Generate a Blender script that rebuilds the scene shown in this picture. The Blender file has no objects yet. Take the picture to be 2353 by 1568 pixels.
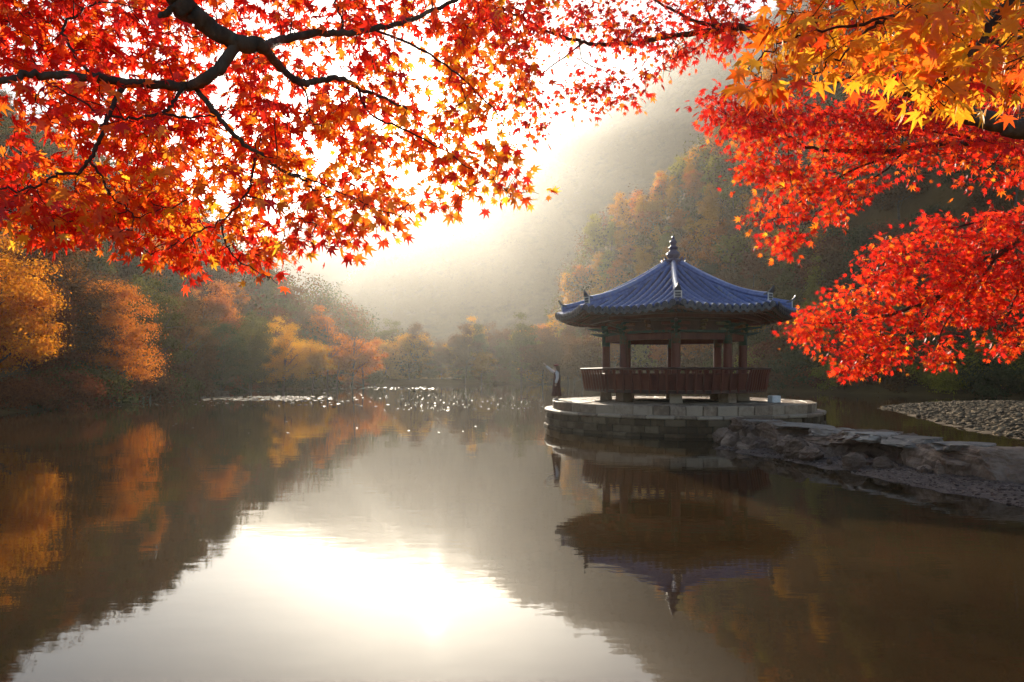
import bpy, bmesh, math, random
import numpy as np
from mathutils import Vector, Matrix, noise as mnoise

R = math.radians
sc = bpy.context.scene
COL = sc.collection

# ------------------------------------------------------------------ camera, sky, sun, exposure
F = 1569.0            # focal length in the pixels of a 2353 px wide picture (24 mm lens)
CX, HY = 1176.5, 858.0   # picture centre column, horizon row
EYE = 2.42            # eye height above the water

cam_d = bpy.data.cameras.new('camera')
cam = bpy.data.objects.new('camera', cam_d)
COL.objects.link(cam)
cam.location = (0, 0, EYE)
cam.rotation_euler = (R(90), 0, 0)
cam_d.sensor_width = 36.0
cam_d.lens = F / 2353 * 36.0
cam_d.shift_y = (HY - 784.0) / 2353
cam_d.clip_start = 0.05
cam_d.clip_end = 5000
sc.camera = cam

SUN_DIR = Vector(((1000 - CX) / F, 1.0, (HY - 350) / F)).normalized()
SUN_EL = math.asin(SUN_DIR.z)
SUN_AZ = math.atan2(SUN_DIR.x, SUN_DIR.y)      # from +Y towards +X

world = bpy.data.worlds.new('World')
sc.world = world
world.use_nodes = True
wn = world.node_tree
wn.nodes.clear()
w_out = wn.nodes.new('ShaderNodeOutputWorld')
w_bg = wn.nodes.new('ShaderNodeBackground')
w_sky = wn.nodes.new('ShaderNodeTexSky')
w_sky.sky_type = 'NISHITA'
w_sky.sun_disc = False
w_sky.sun_elevation = SUN_EL
w_sky.sun_rotation = SUN_AZ
w_sky.altitude = 150
w_sky.air_density = 1.0
w_sky.dust_density = 0.1
w_sky.ozone_density = 1.8
w_bg.inputs['Strength'].default_value = 0.052
wn.links.new(w_sky.outputs[0], w_bg.inputs['Color'])
wn.links.new(w_bg.outputs[0], w_out.inputs['Surface'])

sun_d = bpy.data.lights.new('sun', 'SUN')
sun_d.energy = 5.0
sun_d.angle = R(0.5)
sun_d.color = (1.0, 0.88, 0.70)
sun = bpy.data.objects.new('sun', sun_d)
COL.objects.link(sun)
sun.location = SUN_DIR * 300
sun.rotation_euler = (-SUN_DIR).to_track_quat('-Z', 'Y').to_euler()

HAZE_DENSITY = 0.00021
HAZE_G = 0.74
sc.view_settings.view_transform = 'Standard'
sc.view_settings.look = 'None'
sc.view_settings.gamma = 1.0
sc.view_settings.exposure = 1.62
sc.view_settings.use_curve_mapping = False

cy = sc.cycles
cy.use_denoising = True
cy.denoising_input_passes = 'RGB_ALBEDO_NORMAL'
cy.use_adaptive_sampling = True
cy.adaptive_threshold = 0.02
cy.max_bounces = 8
cy.diffuse_bounces = 4
cy.glossy_bounces = 3
cy.transmission_bounces = 3
cy.volume_bounces = 0
cy.transparent_max_bounces = 4
cy.sample_clamp_indirect = 4.0
cy.caustics_reflective = False
cy.caustics_refractive = False

# ------------------------------------------------------------------ helpers
def P(px, py, d):
    """the point seen at picture position (px, py) at distance d along the view axis"""
    return Vector(((px - CX) / F * d, d, EYE + (HY - py) / F * d))

def on_plane(px, py, z=0.0):
    d = (EYE - z) * F / (py - HY)
    return Vector(((px - CX) / F * d, d, z))

def link(o, parent=None):
    COL.objects.link(o)
    if parent is not None:
        o.parent = parent
    return o

def tag(o, label=None, cat=None, group=None, kind=None):
    if label: o['label'] = label
    if cat: o['category'] = cat
    if group: o['group'] = group
    if kind: o['kind'] = kind
    return o

def empty(name, loc=(0, 0, 0), rz=0.0):
    o = bpy.data.objects.new(name, None)
    o.empty_display_size = 0.2
    COL.objects.link(o)
    o.location = loc
    o.rotation_euler = (0, 0, rz)
    return o

def np_mesh(name, verts, faces, mats=(), midx=None, smooth=False):
    """verts (N,3), faces (M,k) with one k, or a list of such arrays"""
    me = bpy.data.meshes.new(name)
    verts = np.asarray(verts, dtype=np.float32)
    fl = faces if isinstance(faces, list) and isinstance(faces[0], np.ndarray) else [faces]
    fl = [np.asarray(f, dtype=np.int32) for f in fl if len(f)]
    nl = sum(f.size for f in fl)
    nf = sum(len(f) for f in fl)
    me.vertices.add(len(verts))
    me.vertices.foreach_set('co', verts.ravel())
    me.loops.add(nl)
    me.loops.foreach_set('vertex_index', np.concatenate([f.ravel() for f in fl]))
    me.polygons.add(nf)
    tot = np.concatenate([np.full(len(f), f.shape[1], np.int32) for f in fl])
    start = np.concatenate([[0], np.cumsum(tot)[:-1]]).astype(np.int32)
    me.polygons.foreach_set('loop_start', start)
    me.polygons.foreach_set('loop_total', tot)
    for m in mats:
        me.materials.append(m)
    if midx is not None:
        me.polygons.foreach_set('material_index', np.asarray(midx, dtype=np.int32))
    if smooth:
        me.polygons.foreach_set('use_smooth', np.ones(nf, dtype=bool))
    me.update(calc_edges=True)
    return me

def bm_mesh(name, bm, mat=None, smooth=False):
    me = bpy.data.meshes.new(name)
    bmesh.ops.recalc_face_normals(bm, faces=bm.faces)
    if smooth:
        for f in bm.faces: f.smooth = True
    bm.to_mesh(me)
    bm.free()
    if mat: me.materials.append(mat)
    return me

def mobj(name, me, parent=None, loc=(0, 0, 0), rot=(0, 0, 0), scale=None):
    o = bpy.data.objects.new(name, me)
    COL.objects.link(o)
    o.location = loc
    o.rotation_euler = rot
    if scale is not None: o.scale = scale
    if parent is not None: o.parent = parent
    return o

def add_box(bm, c, s, rot=None, bevel=0.0):
    m = Matrix.Translation(Vector(c)) @ (rot.to_4x4() if rot else Matrix.Identity(4)) @ Matrix.Diagonal((s[0], s[1], s[2], 1))
    r = bmesh.ops.create_cube(bm, size=1.0, matrix=m)
    if bevel > 0:
        es = list({e for v in r['verts'] for e in v.link_edges})
        bmesh.ops.bevel(bm, geom=es, offset=bevel, segments=1, affect='EDGES', profile=0.7)

def tube_arrays(pts, rad, sides=6, cap=True):
    """tube along pts (n,3) with radii rad; returns verts, quad faces"""
    pts = np.asarray(pts, float)
    n = len(pts)
    rad = np.broadcast_to(np.asarray(rad, float), (n,))
    t = np.gradient(pts, axis=0)
    t /= np.linalg.norm(t, axis=1)[:, None] + 1e-9
    up = np.array([0.0, 0.0, 1.0])
    if abs(t[:, 2]).mean() > 0.85: up = np.array([1.0, 0.0, 0.0])
    a = np.cross(t, up); a /= np.linalg.norm(a, axis=1)[:, None] + 1e-9
    b = np.cross(a, t)
    ang = np.linspace(0, 2 * np.pi, sides, endpoint=False)
    v = pts[:, None, :] + rad[:, None, None] * (np.cos(ang)[None, :, None] * a[:, None, :] + np.sin(ang)[None, :, None] * b[:, None, :])
    v = v.reshape(-1, 3)
    i = np.arange(n - 1)[:, None] * sides
    j = np.arange(sides)[None, :]
    j2 = (j + 1) % sides
    f = np.stack([i + j, i + j2, i + sides + j2, i + sides + j], -1).reshape(-1, 4)
    return v, f

class Soup:
    def __init__(self):
        self.v = []; self.f = []; self.n = 0
    def add(self, v, f):
        self.v.append(v); self.f.append(np.asarray(f) + self.n); self.n += len(v)
    def mesh(self, name, mat, smooth=True):
        return np_mesh(name, np.concatenate(self.v), np.concatenate(self.f), [mat], smooth=smooth)

def catmull(pts, sub=5):
    pts = np.asarray(pts, float)
    p = np.vstack([2 * pts[0] - pts[1], pts, 2 * pts[-1] - pts[-2]])
    out = []
    for i in range(1, len(p) - 2):
        for k in range(sub):
            t = k / sub
            out.append(0.5 * ((2 * p[i]) + (-p[i - 1] + p[i + 1]) * t + (2 * p[i - 1] - 5 * p[i] + 4 * p[i + 1] - p[i + 2]) * t * t
                              + (-p[i - 1] + 3 * p[i] - 3 * p[i + 1] + p[i + 2]) * t ** 3))
    out.append(pts[-1])
    return np.array(out)

def in_poly(x, y, poly):
    poly = np.asarray(poly, float)
    inside = np.zeros(np.shape(x), bool)
    n = len(poly)
    j = n - 1
    for i in range(n):
        xi, yi = poly[i]; xj, yj = poly[j]
        c = ((yi > y) != (yj > y)) & (x < (xj - xi) * (y - yi) / (yj - yi + 1e-12) + xi)
        inside ^= c
        j = i
    return inside

def poly_dist(x, y, poly):
    poly = np.asarray(poly, float)
    d = np.full(np.shape(x), 1e9)
    n = len(poly)
    for i in range(n):
        a = poly[i]; b = poly[(i + 1) % n]
        ab = b - a
        t = np.clip(((x - a[0]) * ab[0] + (y - a[1]) * ab[1]) / (ab @ ab), 0, 1)
        d = np.minimum(d, np.hypot(x - a[0] - t * ab[0], y - a[1] - t * ab[1]))
    return d

def sstep(a, b, x):
    t = np.clip((x - a) / (b - a), 0, 1)
    return t * t * (3 - 2 * t)

def vnoise(x, y, s, seed=0):
    """cheap smooth noise in -1..1 made of rotated sines"""
    rng = np.random.RandomState(seed)
    o = 0
    for k in range(6):
        a = rng.uniform(0, 2 * np.pi); fr = rng.uniform(0.6, 1.7) / s
        o = o + np.sin((x * np.cos(a) + y * np.sin(a)) * fr * 2 * np.pi + rng.uniform(0, 6.28))
    return o / 3.2

# ------------------------------------------------------------------ materials
class NT:
    def __init__(self, name):
        self.m = bpy.data.materials.new(name)
        self.m.use_nodes = True
        self.t = self.m.node_tree
        self.t.nodes.clear()
        self.out = self.t.nodes.new('ShaderNodeOutputMaterial')
    def n(self, typ, **kw):
        nd = self.t.nodes.new(typ)
        for k, v in kw.items():
            if k in nd.inputs.keys() if hasattr(nd.inputs, 'keys') else False:
                nd.inputs[k].default_value = v
            else:
                setattr(nd, k, v)
        return nd
    def l(self, a, b): self.t.links.new(a, b)

def ramp_node(nt, stops):
    r = nt.n('ShaderNodeValToRGB')
    el = r.color_ramp.elements
    while len(el) > 1: el.remove(el[-1])
    el[0].position = stops[0][0]; el[0].color = (*stops[0][1], 1)
    for p, c in stops[1:]:
        e = el.new(p); e.color = (*c, 1)
    return r

def surf(name, stops, rough=0.8, scale=3.0, detail=6.0, bump=0.3, bscale=None, spec=0.3, metallic=0.0, coat=0.0, rnd=0.0, dist=0.02, stretch=None):
    """general procedural surface: noise-driven colour ramp, noise bump"""
    nt = NT(name)
    b = nt.n('ShaderNodeBsdfPrincipled')
    b.inputs['Roughness'].default_value = rough
    b.inputs['Specular IOR Level'].default_value = spec
    b.inputs['Metallic'].default_value = metallic
    b.inputs['Coat Weight'].default_value = coat
    tc = nt.n('ShaderNodeTexCoord')
    vec = tc.outputs['Object']
    oi = nt.n('ShaderNodeObjectInfo')
    mp = nt.n('ShaderNodeMapping')
    if stretch: mp.inputs['Scale'].default_value = stretch
    cmb = nt.n('ShaderNodeVectorMath', operation='MULTIPLY_ADD')
    nt.l(oi.outputs['Random'], cmb.inputs[0]); cmb.inputs[1].default_value = (37, 53, 71)
    nt.l(vec, cmb.inputs[2])
    nt.l(cmb.outputs[0], mp.inputs['Vector'])
    nz = nt.n('ShaderNodeTexNoise')
    nz.inputs['Scale'].default_value = scale; nz.inputs['Detail'].default_value = detail; nz.inputs['Roughness'].default_value = 0.62
    nt.l(mp.outputs[0], nz.inputs['Vector'])
    r = ramp_node(nt, stops)
    if rnd:
        ad = nt.n('ShaderNodeMath', operation='MULTIPLY_ADD'); ad.inputs[1].default_value = rnd; 
        sb = nt.n('ShaderNodeMath', operation='SUBTRACT'); sb.inputs[1].default_value = rnd * 0.5
        nt.l(oi.outputs['Random'], ad.inputs[0]); nt.l(nz.outputs['Fac'], ad.inputs[2])
        nt.l(ad.outputs[0], sb.inputs[0]); nt.l(sb.outputs[0], r.inputs['Fac'])
    else:
        nt.l(nz.outputs['Fac'], r.inputs['Fac'])
    nt.l(r.outputs['Color'], b.inputs['Base Color'])
    if bump:
        n2 = nt.n('ShaderNodeTexNoise')
        n2.inputs['Scale'].default_value = bscale or scale * 4; n2.inputs['Detail'].default_value = 8
        nt.l(mp.outputs[0], n2.inputs['Vector'])
        bp = nt.n('ShaderNodeBump'); bp.inputs['Strength'].default_value = bump; bp.inputs['Distance'].default_value = dist
        nt.l(n2.outputs['Fac'], bp.inputs['Height'])
        nt.l(bp.outputs[0], b.inputs['Normal'])
    nt.l(b.outputs[0], nt.out.inputs['Surface'])
    return nt.m

def leaf_mat(name, stops, trans=0.66, gloss=0.025, rough=0.38, spot=0.0):
    """thin leaf: diffuse + translucent + faint gloss; colour varies from leaf to leaf"""
    nt = NT(name)
    oi = nt.n('ShaderNodeObjectInfo'); ge = nt.n('ShaderNodeNewGeometry')
    ad = nt.n('ShaderNodeMath', operation='ADD'); fr = nt.n('ShaderNodeMath', operation='FRACT')
    nt.l(oi.outputs['Random'], ad.inputs[0]); nt.l(ge.outputs['Random Per Island'], ad.inputs[1]); nt.l(ad.outputs[0], fr.inputs[0])
    fac = fr.outputs[0]
    if spot:
        tc = nt.n('ShaderNodeTexCoord'); nz = nt.n('ShaderNodeTexNoise'); nz.inputs['Scale'].default_value = spot; nz.inputs['Detail'].default_value = 3
        nt.l(tc.outputs['Object'], nz.inputs['Vector'])
        ma = nt.n('ShaderNodeMath', operation='MULTIPLY_ADD'); ma.inputs[1].default_value = 0.55; 
        nt.l(nz.outputs['Fac'], ma.inputs[0])
        ms = nt.n('ShaderNodeMath', operation='MULTIPLY_ADD'); ms.inputs[1].default_value = 0.75; ms.inputs[2].default_value = -0.16
        nt.l(fac, ms.inputs[0]); nt.l(ms.outputs[0], ma.inputs[2])
        fac = ma.outputs[0]
    r = ramp_node(nt, stops)
    nt.l(fac, r.inputs['Fac'])
    df = nt.n('ShaderNodeBsdfDiffuse'); tr = nt.n('ShaderNodeBsdfTranslucent'); gl = nt.n('ShaderNodeBsdfGlossy')
    gl.inputs['Roughness'].default_value = rough; gl.inputs['Color'].default_value = (1, 1, 1, 1)
    nt.l(r.outputs['Color'], df.inputs['Color']); nt.l(r.outputs['Color'], tr.inputs['Color'])
    m1 = nt.n('ShaderNodeMixShader'); m1.inputs[0].default_value = trans
    nt.l(df.outputs[0], m1.inputs[1]); nt.l(tr.outputs[0], m1.inputs[2])
    m2 = nt.n('ShaderNodeMixShader'); m2.inputs[0].default_value = gloss
    nt.l(m1.outputs[0], m2.inputs[1]); nt.l(gl.outputs[0], m2.inputs[2])
    nt.l(m2.outputs[0], nt.out.inputs['Surface'])
    return nt.m

M = {}
# maple leaves near the eye
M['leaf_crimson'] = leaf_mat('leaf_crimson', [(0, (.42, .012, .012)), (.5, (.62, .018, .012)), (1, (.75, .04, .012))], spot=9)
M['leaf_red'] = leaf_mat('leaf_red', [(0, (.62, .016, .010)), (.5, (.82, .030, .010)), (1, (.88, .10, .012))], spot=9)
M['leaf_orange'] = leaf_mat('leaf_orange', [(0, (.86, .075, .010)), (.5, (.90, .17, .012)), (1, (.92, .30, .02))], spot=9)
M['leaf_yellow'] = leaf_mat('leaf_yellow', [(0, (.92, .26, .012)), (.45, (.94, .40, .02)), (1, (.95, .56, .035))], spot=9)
LEAFM = [M['leaf_crimson'], M['leaf_red'], M['leaf_orange'], M['leaf_yellow']]
# crowns of trees farther off
M['crown_gold'] = leaf_mat('crown_gold', [(0, (.58, .25, .014)), (.5, (.68, .33, .02)), (1, (.76, .42, .03))], trans=.62, gloss=.0)
M['crown_orange'] = leaf_mat('crown_orange', [(0, (.50, .13, .012)), (.5, (.62, .19, .016)), (1, (.70, .25, .022))], trans=.62, gloss=.0)
M['crown_far'] = leaf_mat('crown_far', [(0, (.15, .095, .032)), (1, (.165, .105, .035))], trans=.5, gloss=.0)
M['crown_olive_lit'] = leaf_mat('crown_olive_lit', [(0, (.22, .20, .02)), (.5, (.32, .28, .028)), (1, (.44, .36, .04))], trans=.58, gloss=.0)  # olive brightened to yellow-green, a sunlit look put into the colour
M['crown_amber'] = leaf_mat('crown_amber', [(0, (.58, .17, .010)), (.5, (.68, .24, .014)), (1, (.74, .34, .02))], trans=.6, gloss=.0)
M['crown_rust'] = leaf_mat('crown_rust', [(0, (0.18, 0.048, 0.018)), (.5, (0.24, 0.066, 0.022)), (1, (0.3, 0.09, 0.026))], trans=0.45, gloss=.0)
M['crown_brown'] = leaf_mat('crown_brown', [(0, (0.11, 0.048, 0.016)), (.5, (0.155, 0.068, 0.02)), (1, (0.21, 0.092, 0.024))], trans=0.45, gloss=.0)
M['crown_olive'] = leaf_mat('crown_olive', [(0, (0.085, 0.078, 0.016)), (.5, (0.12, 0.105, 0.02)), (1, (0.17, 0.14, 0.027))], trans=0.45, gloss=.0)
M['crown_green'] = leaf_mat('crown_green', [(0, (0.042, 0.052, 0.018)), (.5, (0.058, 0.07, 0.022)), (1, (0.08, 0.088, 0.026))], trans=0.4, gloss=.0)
M['bark'] = surf('bark', [(.3, (.035, .024, .018)), (.5, (.075, .052, .038)), (.7, (.13, .10, .075))], rough=.9, scale=14, bump=.8, bscale=40, dist=.012, stretch=(1, 1, .35))
M['twig'] = surf('twig', [(.3, (.035, .018, .014)), (.7, (.075, .038, .028))], rough=.8, scale=30, bump=0)
M['far_bark'] = surf('far_bark', [(.3, (.05, .036, .026)), (.7, (.13, .10, .075))], rough=.9, scale=3, bump=0)
M['hill'] = surf('hill', [(.3, (.085, .047, .015)), (.5, (.13, .075, .022)), (.7, (.17, .105, .032))], rough=.95, scale=.12, bump=.6, bscale=.9, dist=.4, spec=.1)
M['blue_tile'] = surf('blue_tile', [(.28, (.045, .070, .20)), (.5, (.075, .115, .32)), (.66, (.11, .155, .38)), (.8, (.20, .22, .30))], rough=.30, scale=5, bump=.15, bscale=20, spec=.7, coat=1.0, rnd=.35, dist=.01)
M['blue_shaded'] = surf('blue_shaded', [(.3, (.006, .009, .03)), (.7, (.014, .02, .06))], rough=.5, scale=6, bump=.3, spec=.5)  # near-black blue: shade between the tile rows painted into the roof skin
M['dark_tile'] = surf('dark_tile', [(.3, (.03, .03, .045)), (.7, (.09, .085, .10))], rough=.4, scale=7, bump=.3, spec=.5, rnd=.3)
M['finial'] = surf('finial', [(.3, (.060, .045, .085)), (.7, (.14, .095, .15))], rough=.35, scale=5, bump=.25, spec=.5, coat=.2)
M['plaster'] = surf('plaster', [(.3, (.50, .48, .46)), (.7, (.72, .70, .67))], rough=.85, scale=6, bump=.2)
M['red_wood'] = surf('red_wood', [(.3, (.075, .018, .011)), (.5, (.12, .028, .016)), (.75, (.17, .048, .026))], rough=.55, scale=3, bump=.2, rnd=.3, stretch=(1, 1, .2))
M['dark_wood'] = surf('dark_wood', [(.3, (.045, .020, .014)), (.7, (.10, .040, .026))], rough=.6, scale=4, bump=.2, rnd=.3)
M['green_wood'] = surf('green_wood', [(.3, (.018, .045, .032)), (.55, (.030, .070, .046)), (.75, (.12, .05, .025))], rough=.6, scale=7, bump=.15, rnd=.4)
M['painted_end'] = surf('painted_end', [(.3, (.15, .03, .02)), (.5, (.20, .11, .03)), (.7, (.04, .11, .07))], rough=.55, scale=22, bump=0, rnd=.5)
M['floor_wood'] = surf('floor_wood', [(.3, (.12, .06, .035)), (.7, (.22, .12, .07))], rough=.6, scale=3, bump=.2)
M['granite'] = surf('granite', [(.3, (.17, .105, .062)), (.5, (.27, .175, .11)), (.7, (.37, .265, .18))], rough=.55, scale=5, bump=.6, bscale=22, rnd=.6, dist=.02, spec=.5)
M['brown_stone'] = surf('brown_stone', [(.3, (.072, .042, .020)), (.5, (.12, .072, .036)), (.7, (.19, .125, .070))], rough=.9, scale=3, bump=.7, bscale=14, rnd=.5, dist=.03)  # brown stone, darker than the granite, for the wall courses
M['mortar'] = surf('mortar', [(.3, (.05, .04, .03)), (.7, (.09, .075, .055))], rough=.95, scale=5, bump=.4)
M['rock'] = surf('rock', [(.28, (.10, .058, .036)), (.5, (.20, .122, .080)), (.72, (.32, .215, .15))], rough=.8, scale=2.6, detail=12, bump=1.0, bscale=7, rnd=.3, dist=.09)
M['slab'] = surf('slab', [(.28, (.15, .11, .08)), (.5, (.26, .20, .155)), (.72, (.38, .31, .25))], rough=.6, scale=3.5, detail=12, bump=.9, bscale=8, rnd=.3, dist=.05, spec=.5)
M['gravel'] = surf('gravel', [(.3, (.035, .024, .015)), (.5, (.06, .042, .027)), (.7, (.10, .072, .046))], rough=1.0, scale=9, bump=.9, bscale=30, rnd=.5, dist=.03, spec=.1)  # brown bar gravel, its colour darkened to stand in for hillside shade
M['sand'] = surf('sand', [(.3, (.075, .048, .036)), (.5, (.125, .082, .062)), (.7, (.19, .13, .10))], rough=.9, scale=6, detail=10, bump=1.0, bscale=26, dist=.03)
M['white_stone'] = surf('white_stone', [(.3, (.60, .58, .56)), (.7, (.76, .74, .72))], rough=.8, scale=6, bump=.2)
M['fence_wood'] = surf('fence_wood', [(.3, (.30, .25, .19)), (.7, (.46, .40, .32))], rough=.8, scale=4, bump=.2)

def water_mat():
    nt = NT('water')
    b = nt.n('ShaderNodeBsdfPrincipled')
    b.inputs['Roughness'].default_value = 0.025
    b.inputs['IOR'].default_value = 1.36
    tc = nt.n('ShaderNodeTexCoord')
    # brown silty bed showing through in the shallows
    n0 = nt.n('ShaderNodeTexNoise'); n0.inputs['Scale'].default_value = .25; n0.inputs['Detail'].default_value = 8
    nt.l(tc.outputs['Object'], n0.inputs['Vector'])
    r = ramp_node(nt, [(.3, (.020, .012, .005)), (.5, (.036, .021, .008)), (.7, (.052, .030, .011))])
    nt.l(n0.outputs['Fac'], r.inputs['Fac']); nt.l(r.outputs['Color'], b.inputs['Base Color'])
    def layer(scale, detail, stretch):
        mp = nt.n('ShaderNodeMapping'); mp.inputs['Scale'].default_value = stretch
        nz = nt.n('ShaderNodeTexNoise'); nz.inputs['Scale'].default_value = scale; nz.inputs['Detail'].default_value = detail
        nt.l(tc.outputs['Object'], mp.inputs['Vector']); nt.l(mp.outputs[0], nz.inputs['Vector'])
        return nz.outputs['Fac']
    a = layer(.55, 2, (1, 1.6, 1)); c = layer(3.2, 2, (.7, 1.8, 1))
    # patches where the breeze touches the surface
    pz = layer(.06, 2, (1, 1.5, 1))
    pr = ramp_node(nt, [(.38, (.25, .25, .25)), (.62, (1, 1, 1))]); nt.l(pz, pr.inputs['Fac'])
    m1 = nt.n('ShaderNodeMath', operation='MULTIPLY'); nt.l(c, m1.inputs[0]); nt.l(pr.outputs['Color'], m1.inputs[1])
    m2 = nt.n('ShaderNodeMath', operation='MULTIPLY'); m2.inputs[1].default_value = .40; nt.l(m1.outputs[0], m2.inputs[0])
    ad = nt.n('ShaderNodeMath', operation='ADD'); nt.l(a, ad.inputs[0]); nt.l(m2.outputs[0], ad.inputs[1])
    bp = nt.n('ShaderNodeBump'); bp.inputs['Strength'].default_value = 1.0; bp.inputs['Distance'].default_value = .004
    nt.l(ad.outputs[0], bp.inputs['Height']); nt.l(bp.outputs[0], b.inputs['Normal'])
    nt.l(b.outputs[0], nt.out.inputs['Surface'])
    return nt.m
M['water'] = water_mat()

# ------------------------------------------------------------------ ground, water
POND = [(-10, 4.2), (-20, 15), (-29.5, 36), (-31, 46), (-35, 62), (-38, 78), (-36, 92), (-34, 108), (-32, 126), (-24, 146),
        (-8, 153), (10, 152), (22, 138), (29, 116), (35, 94), (43, 75), (52, 63), (50, 48), (36, 35), (24, 24), (15.5, 15.5),
        (12.5, 12.5), (10.5, 9.0), (6, 5.0), (0, 4.2)]

def prof(px_pts, Y, tree_h):
    xs = np.array([(p[0] - CX) / F * Y for p in px_pts])
    hs = np.array([max(0.0, (HY - p[1]) / F * Y + EYE - tree_h) for p in px_pts])
    return xs, hs
YA, YB, YC, YD = 168.0, 900.0, 128.0, 2200.0
XA, HA = prof([(1180, 858), (1270, 760), (1310, 640), (1330, 580), (1400, 520), (1500, 448), (1600, 365), (1650, 335), (1800, 210), (2000, 70), (2353, -60), (2700, -60)], YA, 6.5)
XB, HB = prof([(780, 858), (860, 700), (900, 645), (1000, 572), (1100, 488), (1190, 398), (1290, 368), (1380, 305), (1450, 255), (1540, 160), (1680, 105), (1850, 10), (2000, -10), (2353, -10), (2700, 0)], YB, 9)
XD, HD = prof([(-1500, 500), (-400, 540), (200, 570), (500, 560), (640, 540), (760, 520), (850, 490), (940, 470), (1000, 445), (1100, 425), (1190, 380), (1300, 400), (1700, 430), (2700, 500)], YD, 0)
XC, HC = prof([(-700, 110), (-300, 180), (0, 245), (100, 268), (180, 325), (250, 370), (370, 480), (590, 570), (640, 610), (760, 720), (860, 810), (900, 858)], YC, 10.5)

def hgt(x, y):
    x = np.asarray(x, float); y = np.asarray(y, float)
    sd = poly_dist(x, y, POND)
    ins = in_poly(x, y, POND)
    land = np.minimum(sd * .26, 1.05 + .02 * sd)
    base = np.where(ins, -np.minimum(sd * .22, 1.6), land)
    a = np.interp(x, XA, HA) * sstep(58, 92, y) * np.clip(sd / 38, 0, 1) ** .8 * (1 - .45 * sstep(185, 290, y))
    b = np.interp(x, XB, HB) * sstep(330, YB, y) * (1 - .6 * sstep(1000, 1500, y))
    d = np.interp(x, XD, HD) * sstep(1150, YD, y)
    c = np.interp(x, XC, HC) * sstep(40, 92, y) * np.clip(sd / 32, 0, 1) ** .9 * (1 - .5 * sstep(145, 250, y))
    h = np.maximum(np.maximum(a, b), np.maximum(c, d))
    rough = vnoise(x, y, 38, 3) * 3.0 + vnoise(x, y, 13, 4) * 1.0 + vnoise(x, y, 160, 5) * 14 * sstep(500, 900, y) + vnoise(x, y, 60, 6) * 5 * sstep(500, 900, y)
    h = h + rough * np.clip(h / 30, 0, 1)
    return base + np.where(ins, 0, h * np.clip(sd / 14, 0, 1))

def grid_mesh(name, xs, ys, mat):
    gx, gy = np.meshgrid(xs, ys)
    z = hgt(gx, gy)
    v = np.stack([gx, gy, z], -1).reshape(-1, 3)
    nx, ny = len(xs), len(ys)
    i = (np.arange(ny - 1)[:, None] * nx + np.arange(nx - 1)[None, :])
    f = np.stack([i, i + 1, i + nx + 1, i + nx], -1).reshape(-1, 4)
    return np_mesh(name, v, f, [mat], smooth=True)

xs = np.unique(np.concatenate([np.arange(-1900, -700, 40.0), np.arange(-700, -70, 10.0), np.arange(-70, 90, 2.0), np.arange(90, 800, 10.0), np.arange(800, 1900, 40.0)]))
ys = np.unique(np.concatenate([np.arange(-220, -10, 7.0), np.arange(-10, 170, 2.0), np.arange(170, 1080, 10.0), np.arange(1080, 2500, 30.0)]))
terrain = mobj('terrain', grid_mesh('terrain', xs, ys, M['hill']))
tag(terrain, 'wooded valley floor and hillsides round the pond', None, kind='structure')
wv = [(-60, 2, 0), (75, 2, 0), (75, 170, 0), (-60, 170, 0)]
water = mobj('water', np_mesh('water', wv, [(0, 1, 2, 3)], [M['water']]))
tag(water, 'still brown pond mirroring hills and sky', None, kind='structure')

# ------------------------------------------------------------------ rocks and stonework
def rock_mesh(name, seed, dims, mat, flat=0.0, sub=3, rough=.22, cuts=7, boxy=1.0):
    rng = random.Random(seed)
    bm = bmesh.new()
    bmesh.ops.create_icosphere(bm, subdivisions=sub, radius=1.0)
    planes = []
    for _ in range(cuts):
        n = Vector((rng.gauss(0, 1), rng.gauss(0, 1), rng.gauss(0, .7))).normalized()
        planes.append((n, rng.uniform(.62, .85)))
    if flat: planes.append((Vector((rng.uniform(-.05, .05), rng.uniform(-.05, .05), 1)).normalized(), flat))
    off = Vector((rng.uniform(0, 50), rng.uniform(0, 50), rng.uniform(0, 50)))
    for v in bm.verts:
        p = v.co.copy()
        if boxy != 1.0: p = Vector([math.copysign(abs(c) ** boxy, c) for c in p])
        p *= 1 + rough * mnoise.noise(p * 1.3 + off)
        for n, d in planes:
            e = p.dot(n) - d
            if e > 0: p -= n * e * .93
        q = p + off
        strata = abs(mnoise.noise(Vector((q.x * 1.2, q.y * 1.2, q.z * 5.5))))
        p *= 1 + rough * (.34 * mnoise.noise(p * 4 + off) - .45 * strata + .22 * mnoise.noise(p * 9 + off) + .12 * mnoise.noise(p * 20 + off))
        v.co = Vector((p.x * dims[0], p.y * dims[1], p.z * dims[2]))
    return bm_mesh(name, bm, mat, smooth=False)

PLC = Vector((7.74, 31.7, 0))          # centre of the stone platform
R_UP, R_LOW = 5.85, 6.17
Z_UP, Z_LOW = 1.16, 0.80
plat = empty('stone_platform', PLC)
tag(plat, 'round two-tier masonry island of grey stone carrying the pavilion', 'stone platform')

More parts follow.
